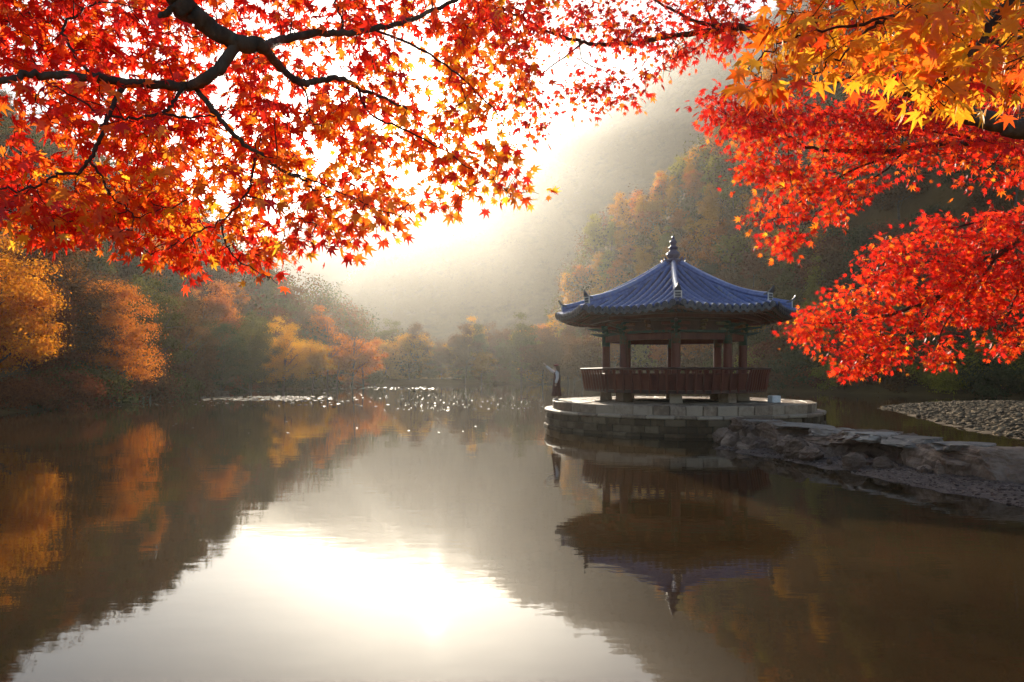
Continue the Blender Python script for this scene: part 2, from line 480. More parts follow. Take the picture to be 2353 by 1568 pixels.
def wedge(name, r0, r1, z0, z1, half, mat, seed, bev=.02, jit=.015):
    """one curved stone block: between radii r0, r1 and heights z0, z1, centred on +X"""
    rng = random.Random(seed)
    bm = bmesh.new()
    n = 2
    vs = {}
    for i in range(n + 1):
        a = -half + 2 * half * i / n
        for j, r in enumerate((r0, r1)):
            for k, z in enumerate((z0, z1)):
                jj = jit if j == 1 else 0
                vs[i, j, k] = bm.verts.new(((r + rng.uniform(-jj, jj)) * math.cos(a), (r + rng.uniform(-jj, jj)) * math.sin(a), z + rng.uniform(-jit, jit) * .6))
    for i in range(n):
        for k in (0, 1):
            bm.faces.new((vs[i, 0, k], vs[i, 1, k], vs[i + 1, 1, k], vs[i + 1, 0, k]))
        for j in (0, 1):
            bm.faces.new((vs[i, j, 0], vs[i, j, 1], vs[i + 1, j, 1], vs[i + 1, j, 0]))
    for i in (0, n):
        bm.faces.new((vs[i, 0, 0], vs[i, 1, 0], vs[i, 1, 1], vs[i, 0, 1]))
    bmesh.ops.recalc_face_normals(bm, faces=bm.faces)
    if bev:
        es = [e for e in bm.edges if len(e.link_faces) == 2 and e.calc_face_angle(0) > .6]
        bmesh.ops.bevel(bm, geom=es, offset=bev, segments=1, affect='EDGES')
    return bm_mesh(name, bm, mat)

def ring(name, r0, r1, z0, z1, count, mat, seed, gap=.006, zj=.0, rj=.012, bev=.02, variants=4, jit=.015):
    rng = random.Random(seed)
    # uneven widths: pairs of wide and narrow blocks
    wid = [rng.uniform(.75, 1.3) for _ in range(count)]
    tot = sum(wid); a = rng.uniform(0, 6.28)
    ws = sorted(wid); cls = [ws[int((i + .5) * count / variants)] for i in range(variants)]
    sp = 2 * math.pi / tot
    mesh = [wedge(name, r0, r1, z0, z1, .5 * sp, mat, seed * 31 + i, bev, jit) for i in range(variants)]
    for w in wid:
        k = rng.randrange(variants)
        o = mobj(name, mesh[k], plat, (0, 0, rng.uniform(-zj, zj)), (0, 0, a + w * sp / 2))
        s = (w * sp - gap / r1 * 2) / sp     # angular stretch done as tangential scale
        rr = 1 + rng.uniform(-rj, rj) * .4
        o.scale = (rr, s * 1.0, 1)
        a += w * sp

ring('rim_stone', R_UP - .42, R_UP, Z_LOW - .02, Z_UP, 52, M['granite'], 11, gap=.010, zj=.012)
ring('coping_stone', R_LOW - .52, R_LOW + .05, Z_LOW - .13, Z_LOW, 40, M['granite'], 12, gap=.010, zj=.014, bev=.03)
ring('wall_stone', R_LOW - .3, R_LOW, .40, Z_LOW - .13, 58, M['brown_stone'], 13, gap=.012, zj=.0, rj=.02, bev=.03)
ring('wall_stone', R_LOW - .3, R_LOW + .02, .12, .40, 62, M['brown_stone'], 14, gap=.012, zj=.0, rj=.02, bev=.03)
ring('wall_stone', R_LOW - .3, R_LOW + .05, -.35, .12, 54, M['brown_stone'], 15, gap=.012, zj=.0, rj=.02, bev=.03)
rr = R_UP - .43
ri = 0
while rr > 2.4:
    wdt = .46 + .06 * (ri % 2)
    cnt = int(2 * math.pi * rr / (.56 + .05 * (ri % 3)))
    ring('flagstone', rr - wdt + .012, rr - .012, Z_UP - .14, Z_UP - .004, cnt, M['granite'], 40 + ri, gap=.014, zj=.012, rj=0, bev=.012)
    rr -= wdt; ri += 1
bm = bmesh.new()
bmesh.ops.create_cone(bm, cap_ends=True, segments=64, radius1=R_UP - .1, radius2=R_UP - .1, depth=Z_UP - .04 + .5, matrix=Matrix.Translation((0, 0, (Z_UP - .04 - .5) / 2)))
bmesh.ops.create_cone(bm, cap_ends=True, segments=64, radius1=R_LOW - .07, radius2=R_LOW - .07, depth=Z_LOW - .05 + .6, matrix=Matrix.Translation((0, 0, (Z_LOW - .05 - .6) / 2)))
mobj('core', bm_mesh('core', bm, M['mortar']), plat)

# white block beside the pavilion and the low timber step under the deck edge
wb = on_plane(1779, 925.5, Z_UP)
bm = bmesh.new()
add_box(bm, (0, 0, .15), (.42, .36, .30), bevel=.025)
o = mobj('stone_block', bm_mesh('stone_block', bm, M['white_stone']), None, wb, (0, 0, .25))
tag(o, 'small white stone block standing on the platform beside the deck', 'stone block')

# causeway of boulders -------------------------------------------------------
def rock(px0, px1, ytop, ybot, depth_frac, seed, label, zbase=-.15, flat=.45, group=None, name='boulder', cuts=7, zfront=None, rough=.22, d=None, deep=None):
    """boulder filling a picture box; its front foot stands at zfront"""
    zf = zbase if zfront is None else zfront
    if d is None: d = (EYE - zf) * F / (ybot - HY)
    w = (px1 - px0) / F * d
    h = (ybot - ytop) / F * d
    dep = deep if deep else w * depth_frac
    c = P((px0 + px1) / 2, ybot, d)
    ht = h + .12
    me = rock_mesh('boulder', seed, (w / 2 * 1.22, dep / 2 * 1.15, ht / 2 * 1.35 if not flat else ht / (1 + flat) * 1.02), M['rock'], flat=flat, cuts=cuts, rough=rough, sub=5 if w > 1.2 else 4)
    zc = zf - .12 + (ht / 2 if not flat else ht / (1 + flat))
    o = mobj(name, me, None, (c.x, d + dep * .45, zc), (0, 0, random.Random(seed).uniform(-.15, .15)))
    tag(o, label, 'boulder', group)
    return o

# the big blocks carrying the path: front top edge read off the picture, path about two metres wide
def block(px0, px1, ytop, seed, label, ztop=.72, deep=2.0, rough=.2, rz=0.0):
    d = (EYE - ztop) * F / (ytop - HY)
    w = (px1 - px0) / F * d
    h = ztop + .25
    me = rock_mesh('boulder', seed, (w / 2 * 1.30, deep / 2 * 1.30, h / 2 * 1.25), M['rock'], flat=.86, cuts=5, rough=rough * 1.5, sub=5, boxy=.55)
    o = mobj('boulder', me, None, (((px0 + px1) / 2 - CX) / F * d, d + deep * .46, ztop - h / 2), (0, 0, rz))
    tag(o, label, 'boulder')
    return o
block(1886, 2085, 996, 21, 'large rough brown boulder in the middle of the causeway', .74, 2.2, .26)
block(2072, 2202, 1013, 29, 'long cracked boulder between the largest boulder and the smooth grey one', .72, 2.1, .28)
block(2192, 2312, 1031, 22, 'smooth dark grey boulder with a level top near the causeway end', .72, 2.0, .12)
block(2300, 2440, 1043, 23, 'pale topped boulder closing the causeway at the right bank', .74, 2.0, .16)
block(1786, 1896, 983, 24, 'dark rounded boulder with a flat top next to the largest boulder', .74, 2.0, .15)
block(1706, 1800, 971, 25, 'dark flat-topped boulder below the platform edge', .76, 1.8, .2)
rock(1637, 1690, 968, 1004, .8, 27, 'grey slab rock farthest out against the platform wall', zfront=-.05, flat=0)
rock(1708, 1762, 986, 1022, .9, 28, 'pinkish triangular rock in front of the flat-topped boulders', zfront=.02, flat=0)
rock(1664, 1706, 1000, 1034, .8, 30, 'dark pointed rock half under water', zfront=-.08, flat=0)
rock(1738, 1790, 1008, 1034, .9, 31, 'reddish cracked rock lying at the water edge', zfront=.0, flat=0)
rock(1688, 1740, 1026, 1042, .8, 32, 'low wet rock barely above the water', zfront=-.1, flat=0)
rock(1775, 1834, 1014, 1040, .8, 33, 'low rounded rock before the dark rounded boulder', zfront=.02, flat=0)
rock(1806, 1878, 1020, 1048, .7, 34, 'flat angular rock at the foot of the causeway', zfront=.03, flat=0)
rock(1942, 1998, 1049, 1072, .6, 35, 'small slanting rock at the foot of the largest boulder', zfront=.10, flat=0)
rock(2158, 2205, 1064, 1087, .7, 36, 'small rounded rock at the foot of the smooth grey boulder', zfront=.14, flat=0)
rock(2016, 2062, 1056, 1072, .7, 38, 'small brown rock tucked under the long cracked boulder', zfront=.14, flat=0)

# walking surface: flat slabs laid over the boulders
edge = [(1720, 968), (1790, 974), (1890, 988), (1990, 997), (2090, 1009), (2190, 1023), (2300, 1036)]
lab = ['first flat stepping slab next to the platform edge', 'second flat stepping slab out from the platform', 'third flat stepping slab out from the platform', 'fourth flat stepping slab out from the platform', 'flat stepping slab over the cracked boulder', 'last stepping slab before the pale topped boulder']
for i in range(6):
    (xa, ya), (xb, yb) = edge[i], edge[i + 1]
    z = .82
    p0 = on_plane(xa, ya - 2, z); p1 = on_plane(xb, yb - 2, z)
    mid = (p0 + p1) / 2; L = (p1 - p0).length
    me = rock_mesh('paving_slab', 60 + i, (L / 2 * .95, .70, .17), M['slab'], flat=.5, cuts=5, rough=.3, sub=4, boxy=.55)
    o = mobj('paving_slab', me, None, (mid.x + .35, mid.y + 1.15, z - .11), (0, 0, math.atan2(p1.y - p0.y, p1.x - p0.x)))
    tag(o, lab[i], 'slab', 'stepping slabs of the causeway')
# loose rocks heaped at the causeway foot
rg = random.Random(91)
small = [rock_mesh('loose_rock', 300 + i, (.30, .26, .20), M['rock'], cuts=9, rough=.4, sub=4) for i in range(6)]
foot = [(1640, 1012), (1700, 1034), (1760, 1042), (1800, 1046), (1860, 1056), (1900, 1072), (2000, 1080), (2100, 1086), (2200, 1094), (2340, 1112)]
fx = [f[0] for f in foot]; fy = [f[1] for f in foot]
for i in range(44):
    px = 1640 + 250 * rg.random() if i < 30 else rg.uniform(1890, 2340)
    py = np.interp(px, fx, fy) - (rg.uniform(0, 26) if i < 30 else rg.uniform(-2, 12))
    zf = .0 if px < 1800 else .08
    c = on_plane(px, py, zf)
    s_ = rg.uniform(.7, 1.6) if i < 30 else rg.uniform(.25, .8)
    o = mobj('loose_rock', small[i % 6], None, (c.x, c.y, zf + .10 * s_), (rg.uniform(-.4, .4), rg.uniform(-.4, .4), rg.uniform(0, 6.28)), (s_, s_ * rg.uniform(.7, 1.1), s_ * rg.uniform(.7, 1.2)))
    tag(o, ('larger ' if s_ > 1.1 else 'small ') + 'loose rock ' + ('heaped at the causeway foot below the platform' if i < 30 else 'lying on the gravel before the big boulders'), 'rock', 'loose rocks at the causeway foot')

# gravel beds: a low mound each, with loose stones over it
def mound(name, poly, hmax, fall, mat, step=.25, z0=-.25, bump=.03):
    poly = np.array(poly, float)
    x0, y0 = poly.min(0) - .5; x1, y1 = poly.max(0) + .5
    gx, gy = np.meshgrid(np.arange(x0, x1, step), np.arange(y0, y1, step))
    ins = in_poly(gx, gy, poly); d = poly_dist(gx, gy, poly)
    s = np.where(ins, d, -d)
    z = np.clip(s / fall, -1, 1) * 1.0
    z = np.where(z > 0, hmax * (1 - (1 - z) ** 2), z * .4) + bump * (vnoise(gx, gy, 1.3, 5) + .6 * vnoise(gx, gy, .5, 6)) * (s > -.4)
    v = np.stack([gx, gy, z], -1).reshape(-1, 3)
    ny, nx = gx.shape
    i = (np.arange(ny - 1)[:, None] * nx + np.arange(nx - 1)[None, :])
    f = np.stack([i, i + 1, i + nx + 1, i + nx], -1).reshape(-1, 4)
    o = mobj(name, np_mesh(name, v, f, [mat], smooth=True))
    def zz(x, y):
        s = np.where(in_poly(x, y, poly), poly_dist(x, y, poly), -poly_dist(x, y, poly))
        q = np.clip(s / fall, -1, 1)
        return np.where(q > 0, hmax * (1 - (1 - q) ** 2), q * .4) + bump * (vnoise(x, y, 1.3, 5) + .6 * vnoise(x, y, .5, 6))
    return o, zz

ICO = None
def pebbles(name, poly, n, zz, smin, smax, mat, seed, parent=None):
    """loose stones: squashed jittered octahedra-like pebbles in one mesh"""
    rng = np.random.RandomState(seed)
    bm = bmesh.new(); bmesh.ops.create_icosphere(bm, subdivisions=1, radius=1.0)
    bv = np.array([v.co[:] for v in bm.verts]); bf = np.array([[v.index for v in f.verts] for f in bm.faces]); bm.free()
    poly = np.array(poly, float); lo, hi = poly.min(0), poly.max(0)
    xy = rng.uniform(lo, hi, (n * 4, 2)); xy = xy[in_poly(xy[:, 0], xy[:, 1], poly)][:n]
    n = len(xy)
    s = smin + (smax - smin) * rng.rand(n) ** 3
    v = bv[None] * (1 + rng.uniform(-.22, .22, (n, len(bv), 1)))
    v = v * np.stack([rng.uniform(.8, 1.4, n), rng.uniform(.7, 1.1, n), rng.uniform(.35, .7, n)], -1)[:, None, :] * s[:, None, None]
    a = rng.uniform(0, 6.28, n); ca, sa = np.cos(a), np.sin(a)
    x = v[..., 0] * ca[:, None] - v[..., 1] * sa[:, None]; y = v[..., 0] * sa[:, None] + v[..., 1] * ca[:, None]
    z = v[..., 2] + zz(xy[:, 0], xy[:, 1])[:, None] + (.1 * s)[:, None]
    V = np.stack([x + xy[:, :1], y + xy[:, 1:], z], -1).reshape(-1, 3)
    Fc = (bf[None] + (np.arange(n) * len(bv))[:, None, None]).reshape(-1, 3)
    return mobj(name, np_mesh(name, V, Fc, [mat]), parent)

def island_mat(name, stops):
    nt = NT(name)
    b = nt.n('ShaderNodeBsdfPrincipled'); b.inputs['Roughness'].default_value = .95; b.inputs['Specular IOR Level'].default_value = .15
    ge = nt.n('ShaderNodeNewGeometry'); r = ramp_node(nt, stops)
    nt.l(ge.outputs['Random Per Island'], r.inputs['Fac']); nt.l(r.outputs['Color'], b.inputs['Base Color'])
    nt.l(b.outputs[0], nt.out.inputs['Surface'])
    return nt.m
M['pebble'] = island_mat('pebble', [(0, (.045, .030, .018)), (.4, (.085, .06, .036)), (.75, (.14, .10, .06)), (1, (.24, .18, .11))])  # brown bar stones, kept dark in colour as if shaded
M['pebble_red'] = island_mat('pebble_red', [(0, (.07, .045, .036)), (.4, (.13, .085, .068)), (.8, (.20, .14, .11)), (1, (.30, .22, .18))])

strip = [(6.6, 21.8), (7.5, 19.3), (8.15, 17.0), (8.55, 15.0), (8.95, 13.6), (9.2, 12.4), (9.7, 10.6), (12, 9.5), (14.5, 12.5), (12.6, 15.0), (11.2, 18), (9.6, 22.5), (7.6, 24.4)]
o, zz = mound('gravel_shore', strip, .15, 2.6, M['sand'], step=.12)
tag(o, 'muddy gravel shore in front of the causeway boulders', None, kind='structure')
o = pebbles('shore_gravel', strip, 9000, zz, .010, .05, M['pebble_red'], 5)
tag(o, 'fine reddish gravel scattered along the causeway foot', 'gravel', kind='stuff')
bar = [tuple(on_plane(px, py)[:2]) for px, py in [(2022, 937), (2060, 944), (2110, 958), (2180, 976), (2260, 992), (2353, 1010), (2500, 1030)]] + [(34, 30), (40, 44), (42, 52)] + [tuple(on_plane(px, py)[:2]) for px, py in [(2353, 929), (2250, 927), (2150, 927), (2080, 930)]]
o, zz = mound('gravel_bar', bar, .42, 9.0, M['gravel'], step=.4, bump=.05)
tag(o, 'low gravel bar rising from the pond behind the causeway', None, kind='structure')
o = pebbles('bar_gravel', bar, 26000, zz, .03, .16, M['pebble'], 6)
tag(o, 'brownish loose stones covering the gravel bar', 'gravel', kind='stuff')

# flat rock at the left shore, with driftwood-coloured leaf mats in front
rock(465, 520, 897, 907, .5, 71, 'low pale rock breaking the water off the left bank', zfront=0, flat=0)

# ------------------------------------------------------------------ the pavilion (built at 1:0.88, corners at -90 + 45 k degrees)
PS = .88
pav = empty('pavilion', (8.5 * PS, 36 * PS, Z_UP), R(-11.3))
pav.scale = (PS, PS, PS)
tag(pav, 'octagonal wooden pavilion with a blue glazed tile roof and red railing', 'pavilion')
TAN = math.tan(R(22.5)); COS = math.cos(R(22.5))
R_E = 6.2; P_E = R_E * COS; P_T = .40
Z_E, Z_T = 4.36, 7.05

def roof_z(p, q):
    t = max(0.0, min(1.0, (P_E - p) / (P_E - P_T)))
    z = Z_E + (Z_T - Z_E) * (.62 * t + .38 * t * t)
    hw = max(p * TAN, .01)
    return z + .24 * min(1.0, abs(q) / hw) ** 2.6 * (1 - t) ** 1.5

def face_rot(k): return (0, 0, R(-67.5 + 45 * k))
def corner_rot(k): return (0, 0, R(-90 + 45 * k))

# roof skin of one face: top and underside
bm = bmesh.new()
NP, NQ = 14, 12
def face_sheet(bm, dz, p0=P_E + .02):
    g = []
    for i in range(NP + 1):
        p = p0 + (P_T - p0) * i / NP
        row = []
        for j in range(NQ + 1):
            q = (-1 + 2 * j / NQ) * p * TAN
            row.append(bm.verts.new((p, q, roof_z(p, q) + dz)))
        g.append(row)
    for i in range(NP):
        for j in range(NQ):
            bm.faces.new((g[i][j], g[i][j + 1], g[i + 1][j + 1], g[i + 1][j]))
    return g
g1 = face_sheet(bm, -.035); g2 = face_sheet(bm, -.14)
for j in range(NQ): bm.faces.new((g1[0][j], g1[0][j + 1], g2[0][j + 1], g2[0][j]))
me_face = bm_mesh('roof_face', bm, M['blue_shaded'], smooth=True)

# one row of cover tiles at lateral offset q
NROW = 13
SP = 2 * P_E * TAN / (NROW + .2)
def row_mesh(q):
    p_in = max(P_T + .1, abs(q) / TAN + .10)
    L = P_E + .06 - p_in
    nt_ = max(1, round(L / .36))
    s = Soup()
    prof_a = np.linspace(-.5, np.pi + .5, 9)
    vs = []; fs = []
    rings = []
    for i in range(nt_):
        a = P_E + .06 - L * i / nt_; b = P_E + .06 - L * (i + 1) / nt_
        for (p, r) in ((a, .108), (b + .012, .090)):
            z = roof_z(p, q)
            rings.append([(p, q + r * math.cos(t), z + .05 + r * 1.1 * math.sin(t)) for t in prof_a])
    for rg in rings: vs += rg
    m = len(prof_a)
    for i in range(len(rings) - 1):
        for j in range(m - 1):
            fs.append((i * m + j, i * m + j + 1, (i + 1) * m + j + 1, (i + 1) * m + j))
    return np_mesh('tile_row', vs, fs, [M['blue_tile']], smooth=False)
rows = []
for i in range(NROW):
    q = (i - (NROW - 1) / 2) * SP
    rows.append((q, row_mesh(q)))
# round end tile and the curved drip tile between two rows
bm = bmesh.new()
bmesh.ops.create_cone(bm, cap_ends=True, segments=14, radius1=.135, radius2=.135, depth=.05, matrix=Matrix.Rotation(R(90), 4, 'Y'))
bmesh.ops.create_cone(bm, cap_ends=True, segments=12, radius1=.085, radius2=.07, depth=.02, matrix=Matrix.Translation((.034, 0, 0)) @ Matrix.Rotation(R(90), 4, 'Y'))
me_disc = bm_mesh('end_tile', bm, M['dark_tile'])
bm = bmesh.new()
top = []; bot = []
for i in range(9):
    t = -1 + 2 * i / 8
    y = t * SP * .42
    top.append((y, -.01 - .055 * (1 - t * t))); bot.append((y, -.075 - .15 * (1 - t * t)))
vf = [[bm.verts.new((x, y, z)) for (y, z) in arr] for x in (.0, .035) for arr in (top, bot)]
for i in range(8):
    bm.faces.new((vf[0][i], vf[0][i + 1], vf[1][i + 1], vf[1][i])); bm.faces.new((vf[2][i], vf[2][i + 1], vf[3][i + 1], vf[3][i]))
    bm.faces.new((vf[0][i], vf[0][i + 1], vf[2][i + 1], vf[2][i])); bm.faces.new((vf[1][i], vf[1][i + 1], vf[3][i + 1], vf[3][i]))
me_drip = bm_mesh('drip_tile', bm, M['dark_tile'])
# rafters
NRAF = 13
raf = []
for i in range(NRAF):
    q = (i - (NRAF - 1) / 2) * SP * .98
    s = Soup()
    p_in = max(3.15, abs(q) / TAN + .15)
    p_out = P_E - .30
    z_o = roof_z(p_out, q) - .30; z_i = roof_z(p_in, q) - .36
    v, f = tube_arrays([(p_out, q, z_o), ((p_out + p_in) / 2, q, (z_o + z_i) / 2 - .01), (p_in, q, z_i)], .062, 7)
    s.add(v, f)
    raf.append((q, p_out, z_o, s.mesh('rafter', M['red_wood'])))
bm = bmesh.new()
bmesh.ops.create_cone(bm, cap_ends=True, segments=8, radius1=.066, radius2=.066, depth=.012, matrix=Matrix.Rotation(R(90), 4, 'Y'))
me_rend = bm_mesh('rafter_end', bm, M['painted_end'])
# eave board below the tile edge
bm = bmesh.new()
prev = None
for j in range(NQ + 1):
    q = (-1 + 2 * j / NQ) * (P_E - .1) * TAN
    z = roof_z(P_E, q)
    cur = [bm.verts.new((P_E - .10, q, z - .14)), bm.verts.new((P_E - .10, q, z - .27)), bm.verts.new((P_E - .18, q, z - .27)), bm.verts.new((P_E - .18, q, z - .14))]
    if prev:
        for a in range(4): bm.faces.new((prev[a], prev[(a + 1) % 4], cur[(a + 1) % 4], cur[a]))
    prev = cur
me_eave = bm_mesh('eave_board', bm, M['dark_wood'])
# square flying rafters under the board
me_fly = []
for i in range(NRAF):
    q = (i - (NRAF - 1) / 2) * SP * .98
    bm = bmesh.new()
    z = roof_z(P_E - .3, q) - .215
    add_box(bm, (P_E - .38, q, z), (.62, .085, .085))
    me_fly.append(bm_mesh('flying_rafter', bm, M['green_wood']))

for k in range(8):
    rt = face_rot(k)
    mobj('roof_face', me_face, pav, rot=rt)
    mobj('eave_board', me_eave, pav, rot=rt)
    for q, me in rows:
        ro = mobj('tile_row', me, pav, rot=rt)
        mobj('end_tile', me_disc, ro, (P_E + .075, q, roof_z(P_E, q) + .02))
    for i in range(NROW - 1):
        q = (rows[i][0] + rows[i + 1][0]) / 2
        c, s_ = math.cos(rt[2]), math.sin(rt[2])
        p = P_E + .04
        mobj('drip_tile', me_drip, pav, (p * c - q * s_, p * s_ + q * c, roof_z(P_E, q) + .0), rt)
    for q, po, zo, me in raf:
        ra = mobj('rafter', me, pav, rot=rt)
        mobj('rafter_end', me_rend, ra, (po + .004, q, zo))
    for me in me_fly: mobj('flying_rafter', me, pav, rot=rt)

# hip ridges: stacked courses with a half-round crest, plaster end and curled horn
def hip_point(r): 
    p = r * COS
    return roof_z(p, p * TAN)
def hip_mesh():
    rs = np.linspace(5.86, .34, 22)
    prof_ = [(-.15, 0), (-.15, .12), (-.125, .12), (-.125, .15), (-.15, .15), (-.15, .25), (-.115, .26), (-.105, .31), (-.06, .375), (0, .395), (.06, .375), (.105, .31), (.115, .26), (.15, .25), (.15, .15), (.125, .15), (.125, .12), (.15, .12), (.15, 0)]
    vs = []; fs = []
    for i, r in enumerate(rs):
        lift = .10 * max(0, (r - 4.2) / 1.66) ** 2
        for (y, z) in prof_:
            vs.append((r, y, hip_point(r) - .03 + z * (1 + lift * 1.5) + lift * .4))
    m = len(prof_)
    for i in range(len(rs) - 1):
        for j in range(m - 1):
            fs.append((i * m + j, i * m + j + 1, (i + 1) * m + j + 1, (i + 1) * m + j))
    return np_mesh('hip_ridge', vs, fs, [M['blue_tile']], smooth=False)
me_hip = hip_mesh()
zt = hip_point(5.86)
bm = bmesh.new()                       # plaster end
add_box(bm, (5.885, 0, zt + .20), (.05, .36, .46), bevel=.02)
me_end = bm_mesh('ridge_end', bm, M['plaster'])
bm = bmesh.new()                       # dark tile set into the plaster
for z, h in ((.08, .10), (.20, .10), (.32, .10)):
    add_box(bm, (5.915, 0, zt + z), (.02, .25, h), bevel=.015)
me_endt = bm_mesh('end_tile_stack', bm, M['dark_tile'])
# horn: upward curled tile at the ridge end
bm = bmesh.new()
pr = [(5.55, .40, .13), (5.75, .44, .15), (5.92, .52, .15), (6.03, .64, .11), (6.08, .74, .03)]
prev = None
for r, z, w in pr:
    th = .10 if w > .05 else .02
    cur = [bm.verts.new((r, -w, zt + z - th)), bm.verts.new((r, w, zt + z - th)), bm.verts.new((r - .02, w * .7, zt + z)), bm.verts.new((r - .02, -w * .7, zt + z))]
    if prev:
        for a in range(4): bm.faces.new((prev[a], prev[(a + 1) % 4], cur[(a + 1) % 4], cur[a]))
    else: bm.faces.new(cur)
    prev = cur
bm.faces.new(prev)
me_horn = bm_mesh('horn_tile', bm, M['dark_tile'])
# corner rafter below each hip
bm = bmesh.new()
v0 = []
for r, h in ((6.0, .18), (5.2, .26), (3.2, .34)):
    z = hip_point(r) - .16
    v0.append([bm.verts.new((r, -.11, z)), bm.verts.new((r, .11, z)), bm.verts.new((r - .05, .11, z - h)), bm.verts.new((r - .05, -.11, z - h))])
for a, b in ((0, 1), (1, 2)):
    for i in range(4): bm.faces.new((v0[a][i], v0[a][(i + 1) % 4], v0[b][(i + 1) % 4], v0[b][i]))
bm.faces.new(v0[0]); bm.faces.new(v0[2])
me_corner = bm_mesh('corner_rafter', bm, M['green_wood'])
for k in range(8):
    rt = corner_rot(k)
    h = mobj('hip_ridge', me_hip, pav, rot=rt)
    mobj('ridge_end', me_end, h); mobj('ridge_tile', me_endt, h); mobj('horn_tile', me_horn, h)
    mobj('corner_rafter', me_corner, pav, rot=rt)

# finial: lotus petals, then three bulbs and a bud
def lathe(name, prof_, mat, seg=20):
    vs = []; fs = []
    for r, z in prof_:
        for j in range(seg):
            a = 2 * math.pi * j / seg
            vs.append((r * math.cos(a), r * math.sin(a), z))
    for i in range(len(prof_) - 1):
        for j in range(seg):
            fs.append((i * seg + j, i * seg + (j + 1) % seg, (i + 1) * seg + (j + 1) % seg, (i + 1) * seg + j))
    return np_mesh(name, vs, fs, [mat], smooth=True)
fin = empty('finial'); fin.parent = pav; fin.location = (0, 0, 7.0)
def bulb(r, z0, z1, neck0, neck1, n=9):
    out = []
    for i in range(n + 1):
        t = i / n
        out.append((max(neck0 if t < .5 else neck1, r * math.sin(math.pi * (.08 + .84 * t)) ** .8), z0 + (z1 - z0) * t))
    return out
mobj('base', lathe('base', [(.02, .0), (.56, .0), (.60, .06), (.52, .12), (.46, .2), (.52, .28), (.50, .36), (.42, .42), (.02, .44)], M['finial'], 16), fin)
mobj('lower_bulb', lathe('lower_bulb', [(.02, .40)] + bulb(.36, .42, .92, .24, .18) + [(.02, .94)], M['finial']), fin)
mobj('middle_bulb', lathe('middle_bulb', [(.02, .88)] + bulb(.235, .90, 1.18, .17, .13) + [(.02, 1.2)], M['finial']), fin)
mobj('upper_bulb', lathe('upper_bulb', [(.02, 1.15)] + bulb(.18, 1.17, 1.50, .13, .07) + [(.02, 1.52)], M['finial']), fin)
mobj('bud', lathe('bud', [(.055, 1.48), (.085, 1.54), (.08, 1.60), (.05, 1.66), (.01, 1.72)], M['finial'], 12), fin)
bm = bmesh.new()
prev = None
for (r, z, w) in ((.44, .10, .16), (.56, .20, .18), (.60, .32, .15), (.58, .42, .08), (.64, .50, .015)):
    cur = [bm.verts.new((r, -w, z)), bm.verts.new((r + .035, 0, z - .01)), bm.verts.new((r, w, z)), bm.verts.new((r - .04, 0, z))]
    if prev:
        for a in range(4): bm.faces.new((prev[a], prev[(a + 1) % 4], cur[(a + 1) % 4], cur[a]))
    prev = cur
me_pet = bm_mesh('petal', bm, M['finial'])
for k in range(8): mobj('petal', me_pet, fin, rot=(0, 0, R(45 * k)))

# columns, stone feet, beams, brackets
R_C = 3.51
Z_D = .66      # deck top
def col_mesh():
    vs = []
    prof_ = [(.215, Z_D - .05), (.225, Z_D + .1), (.222, 1.6), (.205, 2.9), (.20, 3.42)]
    return lathe('column', prof_, M['red_wood'], 14)
me_col = col_mesh()
me_band = lathe('painted_band', [(.212, 2.86), (.214, 2.86), (.214, 3.34), (.20, 3.40)], M['green_wood'], 14)
bm = bmesh.new()
v0 = []
for z, s in ((0, .31), (.50, .27)):
    v0.append([bm.verts.new((s * a, s * b, z)) for a, b in ((1, 1), (-1, 1), (-1, -1), (1, -1))])
for i in range(4): bm.faces.new((v0[0][i], v0[0][(i + 1) % 4], v0[1][(i + 1) % 4], v0[1][i]))
bm.faces.new(v0[0]); bm.faces.new(v0[1])
bmesh.ops.bevel(bm, geom=list(bm.edges), offset=.02, segments=1, affect='EDGES')
me_foot = bm_mesh('stone_foot', bm, M['granite'])
# bracket arm: curved tongue projecting outwards, in the plane y = 0
def tongue(r0, r1, z, h, w, up):
    bm = bmesh.new()
    pts_t, pts_b = [], []
    for i in range(8):
        t = i / 7
        r = r0 + (r1 - r0) * t
        zz_ = z + up * t * t
        hh = h * (1 - t) ** .6 + .012
        pts_t.append((r, zz_ + hh * .45)); pts_b.append((r, zz_ - hh * .55))
    vf = [[bm.verts.new((x, y, zz_)) for x, zz_ in arr] for y in (-w, w) for arr in (pts_t, pts_b)]
    for i in range(7):
        bm.faces.new((vf[0][i], vf[0][i + 1], vf[1][i + 1], vf[1][i])); bm.faces.new((vf[2][i], vf[2][i + 1], vf[3][i + 1], vf[3][i]))
        bm.faces.new((vf[0][i], vf[0][i + 1], vf[2][i + 1], vf[2][i])); bm.faces.new((vf[1][i], vf[1][i + 1], vf[3][i + 1], vf[3][i]))
    bm.faces.new((vf[0][0], vf[1][0], vf[3][0], vf[2][0])); bm.faces.new((vf[0][7], vf[1][7], vf[3][7], vf[2][7]))
    return bm
me_t1 = bm_mesh('bracket_arm', tongue(3.0, 4.35, 3.42, .26, .07, .10), M['green_wood'])
me_t2 = bm_mesh('bracket_arm', tongue(2.9, 4.55, 3.72, .26, .07, .10), M['green_wood'])
me_t3 = bm_mesh('bracket_arm', tongue(2.8, 4.45, 4.00, .26, .07, -.10), M['red_wood'])
bm = bmesh.new()
for z, w in ((3.38, .34), (3.62, .42), (3.90, .5)):
    add_box(bm, (R_C, 0, z), (w, w, .13), bevel=.03)
me_cap = bm_mesh('capital', bm, M['green_wood'])
bm = bmesh.new()
